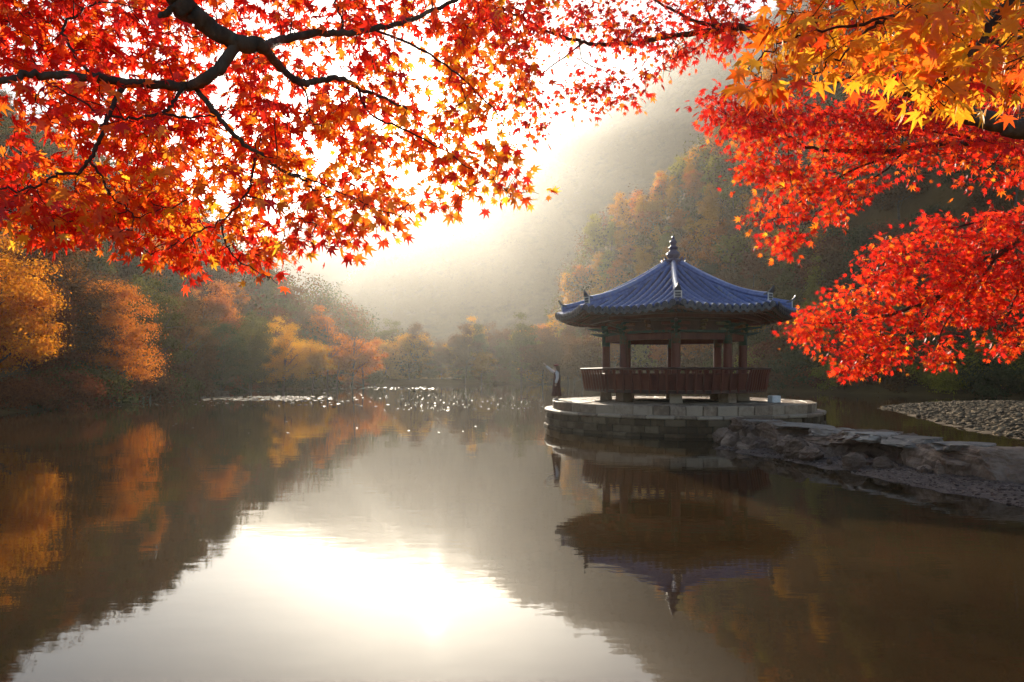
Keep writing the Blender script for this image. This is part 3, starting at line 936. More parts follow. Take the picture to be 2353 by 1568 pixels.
for z, w in ((3.56, 1.0), (3.84, 1.3)):
    for sgn in (-1, 1):
        add_box(bm, (R_C - .02, sgn * w * .28, z), (.13, w * .5, .14), rot=Matrix.Rotation(sgn * R(-22.5) * -1, 3, 'Z'), bevel=.03)
me_cross = bm_mesh('cross_arm', bm, M['painted_end'])
for k in range(8):
    a = R(-90 + 45 * k)
    loc = (R_C * math.cos(a), R_C * math.sin(a), 0)
    c = mobj('column', me_col, pav, loc)
    mobj('painted_band', me_band, c)
    mobj('stone_foot', me_foot, pav, loc, (0, 0, a))
    rt = corner_rot(k)
    b = mobj('capital', me_cap, pav, rot=rt)
    for me in (me_t1, me_t2, me_t3, me_cross): mobj(me.name.split('.')[0], me, b)
AP = R_C * COS; HL = R_C * TAN * COS
def face_box(name, mat, x, z, sx, sz, ln, bev=.015):
    bm = bmesh.new(); add_box(bm, (x, 0, z), (sx, ln, sz), bevel=bev)
    return bm_mesh(name, bm, mat)
me_l1 = face_box('lintel', M['red_wood'], AP, 3.22, .20, .30, 2 * HL - .36)
me_l2 = face_box('lintel', M['green_wood'], AP, 3.46, .34, .10, 2 * HL - .30)
me_l3 = face_box('purlin', M['dark_wood'], AP + .03, 4.10, .24, .24, 2 * HL + .05)
me_l4 = face_box('purlin', M['red_wood'], AP + .78, 4.14, .18, .18, 2 * (AP + .78) * TAN)
me_pan = face_box('frieze_panel', M['dark_wood'], AP - .06, 3.78, .05, .52, 2 * HL - .30)
bm = bmesh.new()
add_box(bm, (AP + .05, 0, 3.60), (.30, .22, .12), bevel=.03); add_box(bm, (AP + .1, 0, 3.76), (.55, .12, .14), bevel=.03); add_box(bm, (AP + .15, 0, 3.94), (.75, .14, .14), bevel=.03)
me_mid = bm_mesh('frieze_block', bm, M['painted_end'])
bm = bmesh.new()
bmesh.ops.create_cone(bm, cap_ends=True, segments=8, radius1=4.3, radius2=4.3, depth=.05, matrix=Matrix.Translation((0, 0, 4.28)))
mobj('ceiling', bm_mesh('ceiling', bm, M['dark_wood']), pav)

# deck and railing
R_D = 4.58
AD = R_D * COS
bm = bmesh.new()
bmesh.ops.create_cone(bm, cap_ends=True, segments=8, radius1=R_D - .04, radius2=R_D - .04, depth=.14, matrix=Matrix.Translation((0, 0, Z_D - .075)))
mobj('deck_floor', bm_mesh('deck_floor', bm, M['floor_wood']), pav)
LD = 2 * R_D * math.sin(R(22.5))
me_fas = face_box('fascia', M['dark_wood'], AD + .01, .555, .10, .15, LD + .02, .01)
me_jst = face_box('joist', M['dark_wood'], AD - 1.0, .50, .16, .14, 2 * (AD - 1.0) * TAN - .1, .01)
# railing panel: leaning outwards
def lean(z): return .22 * ((z - .62) / 1.06) ** 1.5 if z > .62 else 0
NB = 8
def panel(y0, y1):
    bm = bmesh.new()
    prev = None
    for z in (.64, .80, 1.0, 1.2, 1.36):
        x = AD + lean(z) - .03; s = (x / AD)
        cur = [bm.verts.new((x, y0 * s, z)), bm.verts.new((x, y1 * s, z)), bm.verts.new((x - .035, y1 * s, z)), bm.verts.new((x - .035, y0 * s, z))]
        if prev:
            for a in range(4): bm.faces.new((prev[a], prev[(a + 1) % 4], cur[(a + 1) % 4], cur[a]))
        else: bm.faces.new(cur)
        prev = cur
    bm.faces.new(prev)
    return bm_mesh('rail_panel', bm, M['red_wood'])
pans = [panel(-LD / 2 + LD * i / NB + .03, -LD / 2 + LD * (i + 1) / NB - .03) for i in range(NB)]
def baluster():
    bm = bmesh.new()
    prev = None
    for z, w, d in ((.50, .035, .05), (.62, .05, .10), (.80, .06, .13), (1.0, .055, .13), (1.2, .05, .11), (1.38, .045, .09), (1.46, .06, .10), (1.54, .085, .10), (1.60, .10, .09)):
        x = AD + lean(z) + .01
        cur = [bm.verts.new((x, -w, z)), bm.verts.new((x + d, -w * .8, z)), bm.verts.new((x + d, w * .8, z)), bm.verts.new((x, w, z))]
        if prev:
            for a in range(4): bm.faces.new((prev[a], prev[(a + 1) % 4], cur[(a + 1) % 4], cur[a]))
        else: bm.faces.new(cur)
        prev = cur
    bm.faces.new(prev)
    return bm_mesh('baluster', bm, M['red_wood'])
me_bal = baluster()
xr = AD + lean(1.66) + .05
s = Soup(); v, f = tube_arrays([(xr, -xr * TAN - .02, 1.655), (xr, 0, 1.655), (xr, xr * TAN + .02, 1.655)], .052, 8); s.add(v, f)
me_rail = s.mesh('handrail', M['dark_wood'])
me_low = face_box('mid_rail', M['red_wood'], AD + lean(1.38) - .03, 1.39, .09, .07, 2 * (AD + lean(1.38)) * TAN - .02, .01)
for k in range(8):
    rt = face_rot(k)
    for me in (me_l1, me_l2, me_l3, me_l4, me_pan, me_mid, me_fas, me_jst, me_low): mobj(me.name.split('.')[0], me, pav, rot=rt)
    mobj('handrail', me_rail, pav, rot=rt)
    for me in pans: mobj('rail_panel', me, pav, rot=rt)
    for i in range(NB):
        y = -LD / 2 + LD * i / NB + .001
        c, s_ = math.cos(rt[2]), math.sin(rt[2])
        mobj('baluster', me_bal, pav, (-y * s_, y * c, 0), rt)

# ------------------------------------------------------------------ the person
per = empty('person', on_plane(1279, 919, Z_UP) , 0)
tag(per, 'person in a long brown dress, white sleeves and dark red beret, one arm raised', 'person')
M['skin'] = surf('skin', [(.3, (.52, .33, .25)), (.7, (.60, .40, .31))], rough=.55, scale=20, bump=0)
M['dress'] = surf('dress', [(.3, (.075, .024, .017)), (.7, (.12, .042, .028))], rough=.9, scale=8, bump=.3, bscale=80)
M['sleeve'] = surf('sleeve', [(.3, (.74, .68, .66)), (.7, (.84, .78, .76))], rough=.9, scale=8, bump=.3, bscale=60)
M['beret'] = surf('beret', [(.3, (.16, .02, .02)), (.7, (.24, .035, .03))], rough=.95, scale=14, bump=.4, bscale=90)
M['hair'] = surf('hair', [(.3, (.06, .028, .014)), (.7, (.16, .08, .035))], rough=.45, scale=30, bump=.4, bscale=60, stretch=(1, 1, .1))
M['shoe'] = surf('shoe', [(.3, (.30, .22, .18)), (.7, (.42, .33, .28))], rough=.6, scale=10, bump=0)
# body faces -X; -Y (towards the eye) is its left side
def skin_body():
    bm = bmesh.new()
    lay = bm.verts.layers.skin.verify()
    def v(x, y, z, r, root=False):
        w = bm.verts.new((x, y, z)); w[lay].radius = (r, r); w[lay].use_root = root
        return w
    def chain(a, pts):
        for p in pts:
            b = v(*p); bm.edges.new((a, b)); a = b
        return a
    pel = v(0, 0, .92, .13, True)
    chest = chain(pel, [(-.005, 0, 1.05, .115), (.0, 0, 1.22, .125), (.01, 0, 1.32, .115)])
    neck = chain(chest, [(.0, 0, 1.40, .055), (-.01, 0, 1.46, .052)])
    head = chain(neck, [(-.02, 0, 1.53, .078), (-.025, 0, 1.60, .090), (-.02, 0, 1.66, .072)])
    chain(neck, [(-.075, 0, 1.50, .035)])           # chin
    chain(bm.verts[:][-3] if False else head, [(-.02, 0, 1.69, .04)])
    for sy in (-1, 1):
        hip = chain(pel, [(0, sy * .09, .86, .10), (-.01, sy * .095, .48, .058), (.01, sy * .10, .28, .05), (.02, sy * .10, .09, .036)])
        chain(hip, [(-.05, sy * .10, .04, .034), (-.13, sy * .105, .03, .028)])
    # left arm hangs
    sh = chain(chest, [(.01, -.15, 1.33, .062), (.025, -.19, 1.20, .046), (.02, -.21, 1.06, .040), (-.02, -.215, .93, .032), (-.04, -.215, .82, .024)])
    palm = chain(sh, [(-.05, -.215, .77, .026)])
    for i, (dx, l) in enumerate(((-.028, .058), (-.010, .070), (.010, .066), (.026, .052))):
        chain(palm, [(-.052 + dx, -.215, .735, .0095), (-.058 + dx, -.210, .735 - l * .55, .0088), (-.064 + dx * .9, -.20, .735 - l, .0078)])
    chain(palm, [(-.085, -.205, .765, .010), (-.10, -.195, .735, .009)])
    # right arm raised forward and up
    sh = chain(chest, [(-.01, .15, 1.33, .062), (-.14, .19, 1.40, .046), (-.26, .20, 1.49, .040), (-.38, .20, 1.60, .031), (-.46, .195, 1.69, .023)])
    palm = chain(sh, [(-.50, .195, 1.735, .026)])
    for (dx, l) in ((-.028, .060), (-.010, .074), (.010, .070), (.026, .054)):
        bx, bz = -.515 + dx * .6, 1.755 + dx * .6 
        chain(palm, [(bx - .01, .195, bz + .012, .0095), (bx - .012 - l * .42, .192, bz + .02 + l * .42, .0088), (bx - .018 - l * .66, .188, bz + .02 + l * .72, .0078)])
    chain(palm, [(-.485, .17, 1.775, .010), (-.495, .16, 1.805, .009)])
    me = bpy.data.meshes.new('body'); bm.to_mesh(me); bm.free(); me.materials.append(M['skin'])
    o = mobj('body', me, per)
    md = o.modifiers.new('skin', 'SKIN'); md.use_smooth_shade = True
    sb = o.modifiers.new('sub', 'SUBSURF'); sb.levels = 1; sb.render_levels = 2
    return o
skin_body()
def loft(name, rings, mat, seg=28, wav=0.0, nw=9):
    """rings: (cx, cy, z, rx, ry, amount of fold)"""
    vs = []; fs = []
    for cx, cy_, z, rx, ry, w in rings:
        for j in range(seg):
            a = 2 * math.pi * j / seg
            k = 1 + w * math.sin(nw * a + cx * 20)
            vs.append((cx + rx * k * math.cos(a), cy_ + ry * k * math.sin(a), z))
    for i in range(len(rings) - 1):
        for j in range(seg):
            fs.append((i * seg + j, i * seg + (j + 1) % seg, (i + 1) * seg + (j + 1) % seg, (i + 1) * seg + j))
    return np_mesh(name, vs, fs, [mat], smooth=True)
mobj('dress', loft('dress', [(.0, 0, 1.385, .085, .10, 0), (.0, 0, 1.34, .118, .155, 0), (-.005, 0, 1.22, .130, .160, 0), (-.005, 0, 1.06, .128, .145, .01), (0, 0, .95, .145, .160, .02), (.0, 0, .70, .172, .19, .04), (.0, 0, .40, .198, .22, .06), (.0, 0, .20, .222, .24, .07), (.0, 0, .195, .205, .225, .07)], M['dress'], 40), per)
def sleeve(pts, rad):
    s = Soup(); v, f = tube_arrays(catmull(pts, 3), np.interp(np.linspace(0, 1, (len(pts) - 1) * 3 + 1), np.linspace(0, 1, len(rad)), rad), 12); s.add(v, f)
    return s.mesh('sleeve', M['sleeve'])
mobj('sleeve', sleeve([(.01, -.10, 1.335), (.015, -.16, 1.315), (.025, -.19, 1.20), (.02, -.21, 1.06), (-.02, -.215, .93), (-.038, -.215, .83)], [.07, .088, .076, .070, .064, .046]), per)
mobj('sleeve', sleeve([(.0, .10, 1.335), (-.05, .17, 1.355), (-.14, .19, 1.40), (-.26, .20, 1.49), (-.38, .20, 1.60), (-.45, .197, 1.68)], [.07, .088, .080, .072, .064, .046]), per)
mobj('collar', loft('collar', [(.0, 0, 1.40, .075, .085, 0), (-.005, 0, 1.43, .065, .072, 0), (-.005, 0, 1.445, .058, .064, 0)], M['sleeve'], 16), per)
hair = mobj('hair', loft('hair', [(-.005, 0, 1.705, .03, .03, 0), (.01, 0, 1.69, .085, .085, 0), (.025, 0, 1.63, .105, .102, .01), (.035, 0, 1.55, .095, .102, .02), (.06, 0, 1.46, .070, .100, .03), (.10, 0, 1.36, .050, .105, .05), (.13, 0, 1.22, .045, .105, .06), (.145, 0, 1.10, .042, .095, .07), (.155, 0, .98, .036, .075, .09), (.15, 0, .90, .014, .03, .1)], M['hair'], 30, nw=7), per)
mobj('beret', loft('beret', [(-.02, 0, 1.665, .098, .095, 0), (-.025, 0, 1.685, .112, .108, 0), (-.005, 0, 1.715, .135, .128, .01), (.0, 0, 1.745, .118, .112, .015), (.0, 0, 1.762, .06, .055, 0), (.0, 0, 1.768, .008, .008, 0), (.0, 0, 1.785, .006, .006, 0)], M['beret'], 26, nw=5), per)
for sy in (-1, 1):
    mobj('shoe', loft('shoe', [(-.05, sy * .10, -.002, .135, .045, 0), (-.05, sy * .10, .03, .138, .048, 0), (-.03, sy * .10, .06, .105, .043, 0), (.01, sy * .10, .085, .05, .040, 0)], M['shoe'], 18), per)
for sy in (-1, 1):
    me = rock_mesh('eye', 3, (.010, .012, .008), M['hair'], sub=2, rough=0, cuts=0)
    mobj('eye', me, per, (-.108, sy * .032, 1.60))
mobj('nose', rock_mesh('nose', 4, (.016, .012, .020), M['skin'], sub=2, rough=0, cuts=0), per, (-.118, 0, 1.575))
mobj('mouth', rock_mesh('mouth', 5, (.008, .022, .007), M['beret'], sub=2, rough=0, cuts=0), per, (-.104, 0, 1.535))
per.scale = (1.06, 1.06, .96)

# ------------------------------------------------------------------ trees round the pond
def crown_mesh(name, seed, rx, rz, zc, ncl, per_cl, leaf, cl_r, mat, cone=0.0, zflat=.55):
    """crown of small leaf faces gathered in clumps; uneven outline, gaps between clumps"""
    rng = np.random.RandomState(seed)
    u = rng.normal(size=(ncl, 3)); u /= np.linalg.norm(u, axis=1)[:, None]
    lob = 1 + .22 * np.sin(u[:, 0] * 4 + seed) + .16 * np.sin(u[:, 1] * 6 + 2 * seed) + .12 * np.sin(u[:, 2] * 9)
    rad = rng.rand(ncl) ** .38 * lob
    c = u * rad[:, None] * np.array([rx, rx, rz])
    if cone:
        t = (c[:, 2] / rz + 1) / 2
        k = 1 + cone * (.5 - t)
        c[:, 0] *= k; c[:, 1] *= k
    n = ncl * per_cl
    cc = np.repeat(c, per_cl, 0)
    sz = np.repeat(rng.uniform(.6, 1.35, ncl), per_cl)
    off = rng.normal(size=(n, 3))
    p = cc + off * (cl_r * sz)[:, None] * np.array([1, 1, zflat])
    # leaf faces follow the clump's outside, so that clumps shade as masses
    nrm = off * .55 + (p / np.array([rx, rx, rz])) * .7 + rng.normal(size=(n, 3)) * .55 + np.array([0, 0, .4]); nrm /= np.linalg.norm(nrm, axis=1)[:, None]
    p[:, 2] += zc
    a = np.cross(nrm, rng.normal(size=(n, 3))); a /= np.linalg.norm(a, axis=1)[:, None] + 1e-9
    b = np.cross(nrm, a)
    s = leaf * rng.uniform(.6, 1.35, n)[:, None]
    v = np.stack([p - a * s, p - b * s * .6, p + a * s, p + b * s * .6], 1).reshape(-1, 3)
    f = np.arange(n * 4).reshape(-1, 4)
    return np_mesh(name, v, f, [mat])

def trunk_mesh(name, seed, h, r, spread, nl=7, sub=True):
    rng = np.random.RandomState(seed)
    s = Soup()
    pts = np.array([[0, 0, -.6], [0, 0, 0], [.05 * h * rng.randn() * .4, .05 * h * rng.randn() * .4, h * .35], [.06 * h * rng.randn() * .6, .06 * h * rng.randn() * .6, h * .7], [0.04 * h * rng.randn(), 0.04 * h * rng.randn(), h]])
    cp = catmull(pts, 4)
    v, f = tube_arrays(cp, np.interp(np.linspace(0, 1, len(cp)), [0, .2, .7, 1], [r * 1.3, r, r * .55, r * .1]), 7); s.add(v, f)
    for k in range(nl):
        t = rng.uniform(.35, .9); i = int(t * (len(cp) - 1)); p0 = cp[i]
        a = rng.uniform(0, 6.28); L = spread * rng.uniform(.6, 1.0) * (1.15 - .5 * t)
        dr = np.array([math.cos(a), math.sin(a), rng.uniform(.25, .9)])
        pp = np.array([p0, p0 + dr * L * .4, p0 + dr * L * .75 + np.array([0, 0, L * .08]), p0 + dr * L + np.array([0, 0, L * .2])])
        cq = catmull(pp, 3); r0 = r * (.55 - .35 * t)
        v, f = tube_arrays(cq, np.linspace(r0, r0 * .15, len(cq)), 5); s.add(v, f)
        if sub:
            for _ in range(3):
                j = rng.randint(2, len(cq) - 1); q0 = cq[j]; d2 = dr * .5 + rng.normal(size=3) * .6; d2[2] = abs(d2[2])
                v, f = tube_arrays([q0, q0 + d2 * L * .22, q0 + d2 * L * .42], [r0 * .35, r0 * .22, r0 * .06], 4); s.add(v, f)
    return s.mesh(name, M['far_bark'])

PROTO = []
for i in range(5):      # broad crowns, 8 m high
    cm = crown_mesh('crown', 100 + i, 2.7 + .25 * (i % 3), 2.7 + .3 * (i % 2), 5.2, 70, 210, .105, .50, M['crown_brown'])
    tm = trunk_mesh('trunk', 200 + i, 6.8, .17, 3.0)
    PROTO.append((cm, tm))
for i in range(3):      # tall narrow crowns, 11 m high
    cm = crown_mesh('crown', 120 + i, 2.1, 4.3, 6.2, 80, 210, .105, .50, M['crown_brown'], cone=.7)
    tm = trunk_mesh('trunk', 220 + i, 10.0, .2, 2.2, 9)
    PROTO.append((cm, tm))
for i in range(2):      # shrubs
    cm = crown_mesh('crown', 140 + i, 1.9, 1.25, 1.2, 44, 150, .09, .38, M['crown_brown'])
    tm = trunk_mesh('trunk', 240 + i, 2.0, .06, 1.4, 6)
    PROTO.append((cm, tm))
BIG = []
for i in range(3):      # large bank trees seen from nearer, finer leaves
    cm = crown_mesh('crown', 160 + i, 3.6, 4.4 + .5 * i, 6.0, 120, 260, .082, .52, M['crown_brown'], cone=.35)
    tm = trunk_mesh('trunk', 260 + i, 9.5, .26, 3.8, 12)
    BIG.append((cm, tm))

def tree(x, y, proto, mat, s, label, group=None, name='tree', sz=1.0, zoff=0.0, cat='tree', rz=None, trng=random.Random(5)):
    z = float(hgt(x, y)) + zoff
    o = empty(name, (x, y, z), trng.uniform(0, 6.28) if rz is None else rz)
    o.scale = (s, s, s * sz)
    tag(o, label, cat, group)
    c = mobj('crown', proto[0], o)
    c.material_slots[0].link = 'OBJECT'; c.material_slots[0].material = M[mat]
    mobj('trunk', proto[1], o)
    return o

def visible_px(x, y, z):
    return CX + x / y * F, HY - (z - EYE) / y * F

# left bank, tree by tree -----------------------------------------------------
def bank(px, d, proto, mat, s, label, sz=1.0, group=None, name='bank_tree', cat='tree', zoff=0):
    return tree((px - CX) / F * d, d, proto, mat, s, label, group, name, sz, zoff, cat)
bank(-25, 41.5, BIG[0], 'crown_amber', 1.02, 'golden orange tree overhanging the water at the far left bank', sz=.95)
bank(60, 47, BIG[1], 'crown_rust', .9, 'thin rusty tree behind the golden bank tree', sz=1.05)
bank(150, 52, BIG[1], 'crown_brown', 1.05, 'tall dark brown tree between the golden tree and the copper cone tree', sz=1.05)
bank(248, 55, BIG[2], 'crown_orange', .92, 'copper brown egg-shaped tree with its right side lit', sz=.98)
bank(330, 66, BIG[0], 'crown_olive', 0.95, 'dull olive tree right of the copper tree', sz=1.15)
bank(420, 72, BIG[1], 'crown_brown', 0.88, 'broad grey-brown tree behind the low rock', sz=1.1)
bank(505, 78, BIG[2], 'crown_green', 0.8, 'dark green round tree on the left bank', sz=1.05)
bank(575, 88, BIG[0], 'crown_olive', 0.85, 'olive tree left of the yellow hazy tree', sz=1.1)
bank(650, 96, BIG[1], 'crown_gold', 0.85, 'yellow hazy tree on the left bank beside the bare trees', sz=1.1)
bank(715, 104, PROTO[0], 'crown_gold', 1.05, 'pale yellow tree below the bare trees')
bank(775, 116, PROTO[1], 'crown_orange', 1.05, 'orange-red low tree at the end of the left bank')
bank(835, 124, PROTO[2], 'crown_orange', 1.2, 'last orange tree before the valley opening')
# shrubs along the left waterline
rng = random.Random(8)
for i in range(26):
    t = i / 25
    px = 60 + 800 * t; 
    yy = np.interp(px, [0, 170, 330, 480, 700, 870], [41, 47, 60, 80, 108, 138]) + rng.uniform(0, 3)
    mt = rng.choice(['crown_brown', 'crown_olive', 'crown_green', 'crown_rust']); ss = rng.uniform(.8, 1.4)
    bank(px, yy, PROTO[8 + i % 2], mt, ss, ('large ' if ss > 1.1 else 'small ') + {'crown_brown': 'brown', 'crown_olive': 'olive', 'crown_green': 'dark green', 'crown_rust': 'rust red'}[mt] + ' shrub growing along the left waterline', group='shrubs along the left waterline', name='shrub', cat='shrub')
# far shore at the valley mouth
lab_far = {'crown_gold': 'hazy golden tree on the far shore', 'crown_olive': 'hazy olive tree on the far shore', 'crown_orange': 'hazy orange tree on the far shore', 'crown_brown': 'hazy brown tree on the far shore'}
for i in range(34):
    px = 880 + 480 * (i + rng.uniform(-.4, .4)) / 33
    d = rng.uniform(150, 172) if px < 1240 else rng.uniform(118, 165)
    mt = rng.choice(['crown_gold', 'crown_olive', 'crown_olive', 'crown_olive', 'crown_brown', 'crown_brown', 'crown_orange'] if px > 1150 else ['crown_gold', 'crown_gold', 'crown_olive', 'crown_brown', 'crown_brown'])
    ss = rng.uniform(.9, 1.45)
    tree((px - CX) / F * d, d, PROTO[i % 8], mt, ss, ('small ' if ss < 1.08 else 'large ' if ss > 1.28 else 'middle-sized ') + ('round ' if i % 8 < 5 else 'narrow ') + lab_far[mt], 'trees on the far shore', 'far_shore_tree')
for i in range(22):
    px = 860 + 420 * (i + rng.uniform(-.4, .4)) / 21
    x = (px - CX) / F * 153
    mt = rng.choice(['crown_olive', 'crown_brown', 'crown_gold']); ss = rng.uniform(1.1, 1.8)
    tree(x, 154.5 + rng.uniform(-1, 2), PROTO[8 + i % 2], mt, ss, ('large ' if ss > 1.45 else 'small ') + mt[6:] + ' waterside shrub on the far shore', 'shrubs on the far shore', 'far_shrub', cat='shrub')

# bare trees
def bare(px, d, s, seed, label):
    x = (px - CX) / F * d
    o = empty('bare_tree', (x, d, float(hgt(x, d))))
    o.scale = (s, s, s)
    tag(o, label, 'tree', 'bare trees on the left bank')
    rng = np.random.RandomState(seed)
    h = 9.0
    mobj('trunk', trunk_mesh('trunk', seed, h, .16, 3.2, 14), o)
    s2 = Soup()
    for _ in range(60):
        t = rng.uniform(.45, 1.05); a = rng.uniform(0, 6.28); L = rng.uniform(.8, 2.2)
        r = rng.uniform(.3, 2.0) * (1.2 - t)
        p0 = np.array([r * math.cos(a), r * math.sin(a), h * t]); dr = np.array([math.cos(a) * .6, math.sin(a) * .6, 1.0]) + rng.normal(size=3) * .3
        v, f = tube_arrays([p0, p0 + dr * L * .5, p0 + dr * L + rng.normal(size=3) * .1], [.028, .018, .006], 4); s2.add(v, f)
    tw = mobj('twigs', s2.mesh('twigs', M['far_bark']), o)
    tw['kind'] = 'stuff'
bare(752, 112, 1.15, 301, 'bare branching tree rising beside the pale yellow tree')
bare(808, 118, 1.30, 302, 'taller bare tree nearest the valley opening')

# fence on the left bank
fe = empty('fence', (0, 0, 0))
A = np.array([(118 - CX) / F * 50, 50.0]); B = np.array([(345 - CX) / F * 60, 60.0])
fe.location = (A[0], A[1], 0)
tag(fe, 'pale low wooden fence under the brown trees on the left bank', 'fence')
dv = (B - A); Lf = np.linalg.norm(dv); an = math.atan2(dv[1], dv[0])
bm = bmesh.new(); add_box(bm, (0, 0, .5), (.13, .13, 1.2), bevel=.01); me_post = bm_mesh('post', bm, M['fence_wood'])
nf = 12
zz0 = [float(hgt(A[0] + dv[0] * i / nf, A[1] + dv[1] * i / nf)) for i in range(nf + 1)]
for i in range(nf + 1):
    mobj('post', me_post, fe, (dv[0] * i / nf, dv[1] * i / nf, zz0[i]), (0, 0, an))
for i in range(nf):
    for h in (.45, .9):
        p0 = (dv[0] * i / nf, dv[1] * i / nf, zz0[i] + h); p1 = (dv[0] * (i + 1) / nf, dv[1] * (i + 1) / nf, zz0[i + 1] + h)
        s = Soup(); v, f = tube_arrays([p0, p1], .05, 6); s.add(v, f)
        mobj('rail', s.mesh('rail', M['fence_wood']), fe)

# hillsides: trees one can tell apart -----------------------------------------
def scatter(n_try, xr, yr, mind, seed, accept, maxn):
    rng = np.random.RandomState(seed)
    pts = []
    cand = np.stack([rng.uniform(*xr, n_try), rng.uniform(*yr, n_try)], -1)
    z = hgt(cand[:, 0], cand[:, 1])
    sd = poly_dist(cand[:, 0], cand[:, 1], POND); ins = in_poly(cand[:, 0], cand[:, 1], POND)
    out = []
    for (x, y), zz_, s, i in zip(cand, z, sd, ins):
        if i or s < 2.0: continue
        px, py = visible_px(x, y, zz_ + 4)
        if px < -90 or px > 2440 or py < -120: continue
        if not accept(x, y, px, py): continue
        if any((x - a) ** 2 + (y - b) ** 2 < mind * mind for a, b in out): continue
        out.append((x, y))
        if len(out) >= maxn: break
    return out
LAB = {'crown_gold': 'golden autumn tree', 'crown_orange': 'orange autumn tree', 'crown_rust': 'rust red tree', 'crown_brown': 'brown tree', 'crown_olive': 'olive green tree', 'crown_olive_lit': 'yellow-green tree', 'crown_green': 'dark green tree'}
rng = random.Random(21)
def how(proto_i, s, z, zs):
    size = 'small' if s < .9 else ('large' if s > 1.08 else 'middle-sized')
    shape = 'round' if proto_i < 5 else 'narrow'
    where = 'low on' if z < zs[0] else ('high on' if z > zs[1] else 'halfway up')
    return size, shape, where
ptsA = scatter(12000, (6, 130), (70, 188), 4.6, 31, lambda x, y, px, py: px > 1235, 290)
for i, (x, y) in enumerate(ptsA):
    z = float(hgt(x, y)); px, py = visible_px(x, y, z + 4)
    if px < 1640: w = ['crown_gold'] * 4 + ['crown_orange'] * 3 + ['crown_olive_lit']
    elif px < 1900: w = ['crown_olive_lit'] * 4 + ['crown_orange'] * 3 + ['crown_brown'] + ['crown_rust'] + ['crown_gold'] * 2 + ['crown_olive']
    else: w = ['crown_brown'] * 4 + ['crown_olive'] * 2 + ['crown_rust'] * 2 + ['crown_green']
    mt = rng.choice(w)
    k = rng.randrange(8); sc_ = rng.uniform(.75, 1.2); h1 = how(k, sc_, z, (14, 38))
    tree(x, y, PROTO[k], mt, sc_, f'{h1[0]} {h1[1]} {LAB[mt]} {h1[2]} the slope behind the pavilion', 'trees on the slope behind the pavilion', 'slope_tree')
ptsC = scatter(9000, (-112, -22), (52, 142), 4.8, 32, lambda x, y, px, py: px < 800, 190)
for i, (x, y) in enumerate(ptsC):
    mt = rng.choice(['crown_brown'] * 5 + ['crown_olive'] * 3 + ['crown_rust'] + ['crown_green'] * 2 + ['crown_orange'])
    k = rng.randrange(8); sc_ = rng.uniform(.75, 1.2); h1 = how(k, sc_, float(hgt(x, y)), (8, 22))
    tree(x, y, PROTO[k], mt, sc_, f'{h1[0]} {h1[1]} {LAB[mt]} {h1[2]} the hillside above the left bank', 'trees on the hillside above the left bank', 'hill_tree')

# dark trees and undergrowth at the foot of the slope, right of the pavilion
rng = random.Random(63)
foot_r = np.random.RandomState(64)
cand = np.stack([foot_r.uniform(14, 75, 6000), foot_r.uniform(52, 132, 6000)], -1)
c_sd = poly_dist(cand[:, 0], cand[:, 1], POND); c_in = in_poly(cand[:, 0], cand[:, 1], POND)
c_px = CX + cand[:, 0] / cand[:, 1] * F
taken = []
for (x, y), sd_, in_, px in zip(cand, c_sd, c_in, c_px):
    if in_ or sd_ < 1.0 or sd_ > 24 or px < 1560 or px > 2440: continue
    shrub = sd_ < 5 or rng.random() < .35
    md = 2.0 if shrub else 3.6
    if any((x - a) ** 2 + (y - b) ** 2 < md * md for a, b in taken): continue
    taken.append((x, y))
    if len(taken) > 190: break
    mt = rng.choice(['crown_brown', 'crown_brown', 'crown_olive', 'crown_green', 'crown_rust', 'crown_olive_lit'])
    col_ = {'crown_brown': 'brown', 'crown_olive': 'olive', 'crown_green': 'dark green', 'crown_rust': 'rust red', 'crown_olive_lit': 'yellow-green'}[mt]
    wh = 'at the water edge' if sd_ < 5 else ('a little above the water' if sd_ < 13 else 'well above the water')
    if shrub:
        ss = rng.uniform(1.0, 1.8)
        tree(x, y, PROTO[8 + rng.randrange(2)], mt, ss, f"{'large' if ss > 1.4 else 'small'} {col_} bush {wh} below the slope beyond the pavilion", 'bushes below the slope beyond the pavilion', 'bush', cat='bush')
    else:
        k = rng.randrange(8); ss = rng.uniform(.7, 1.1)
        tree(x, y, PROTO[k], mt, ss, f"{'large' if ss > .9 else 'small'} {'round' if k < 5 else 'narrow'} {col_} tree {wh} below the slope beyond the pavilion", 'trees below the slope beyond the pavilion', 'foot_tree')

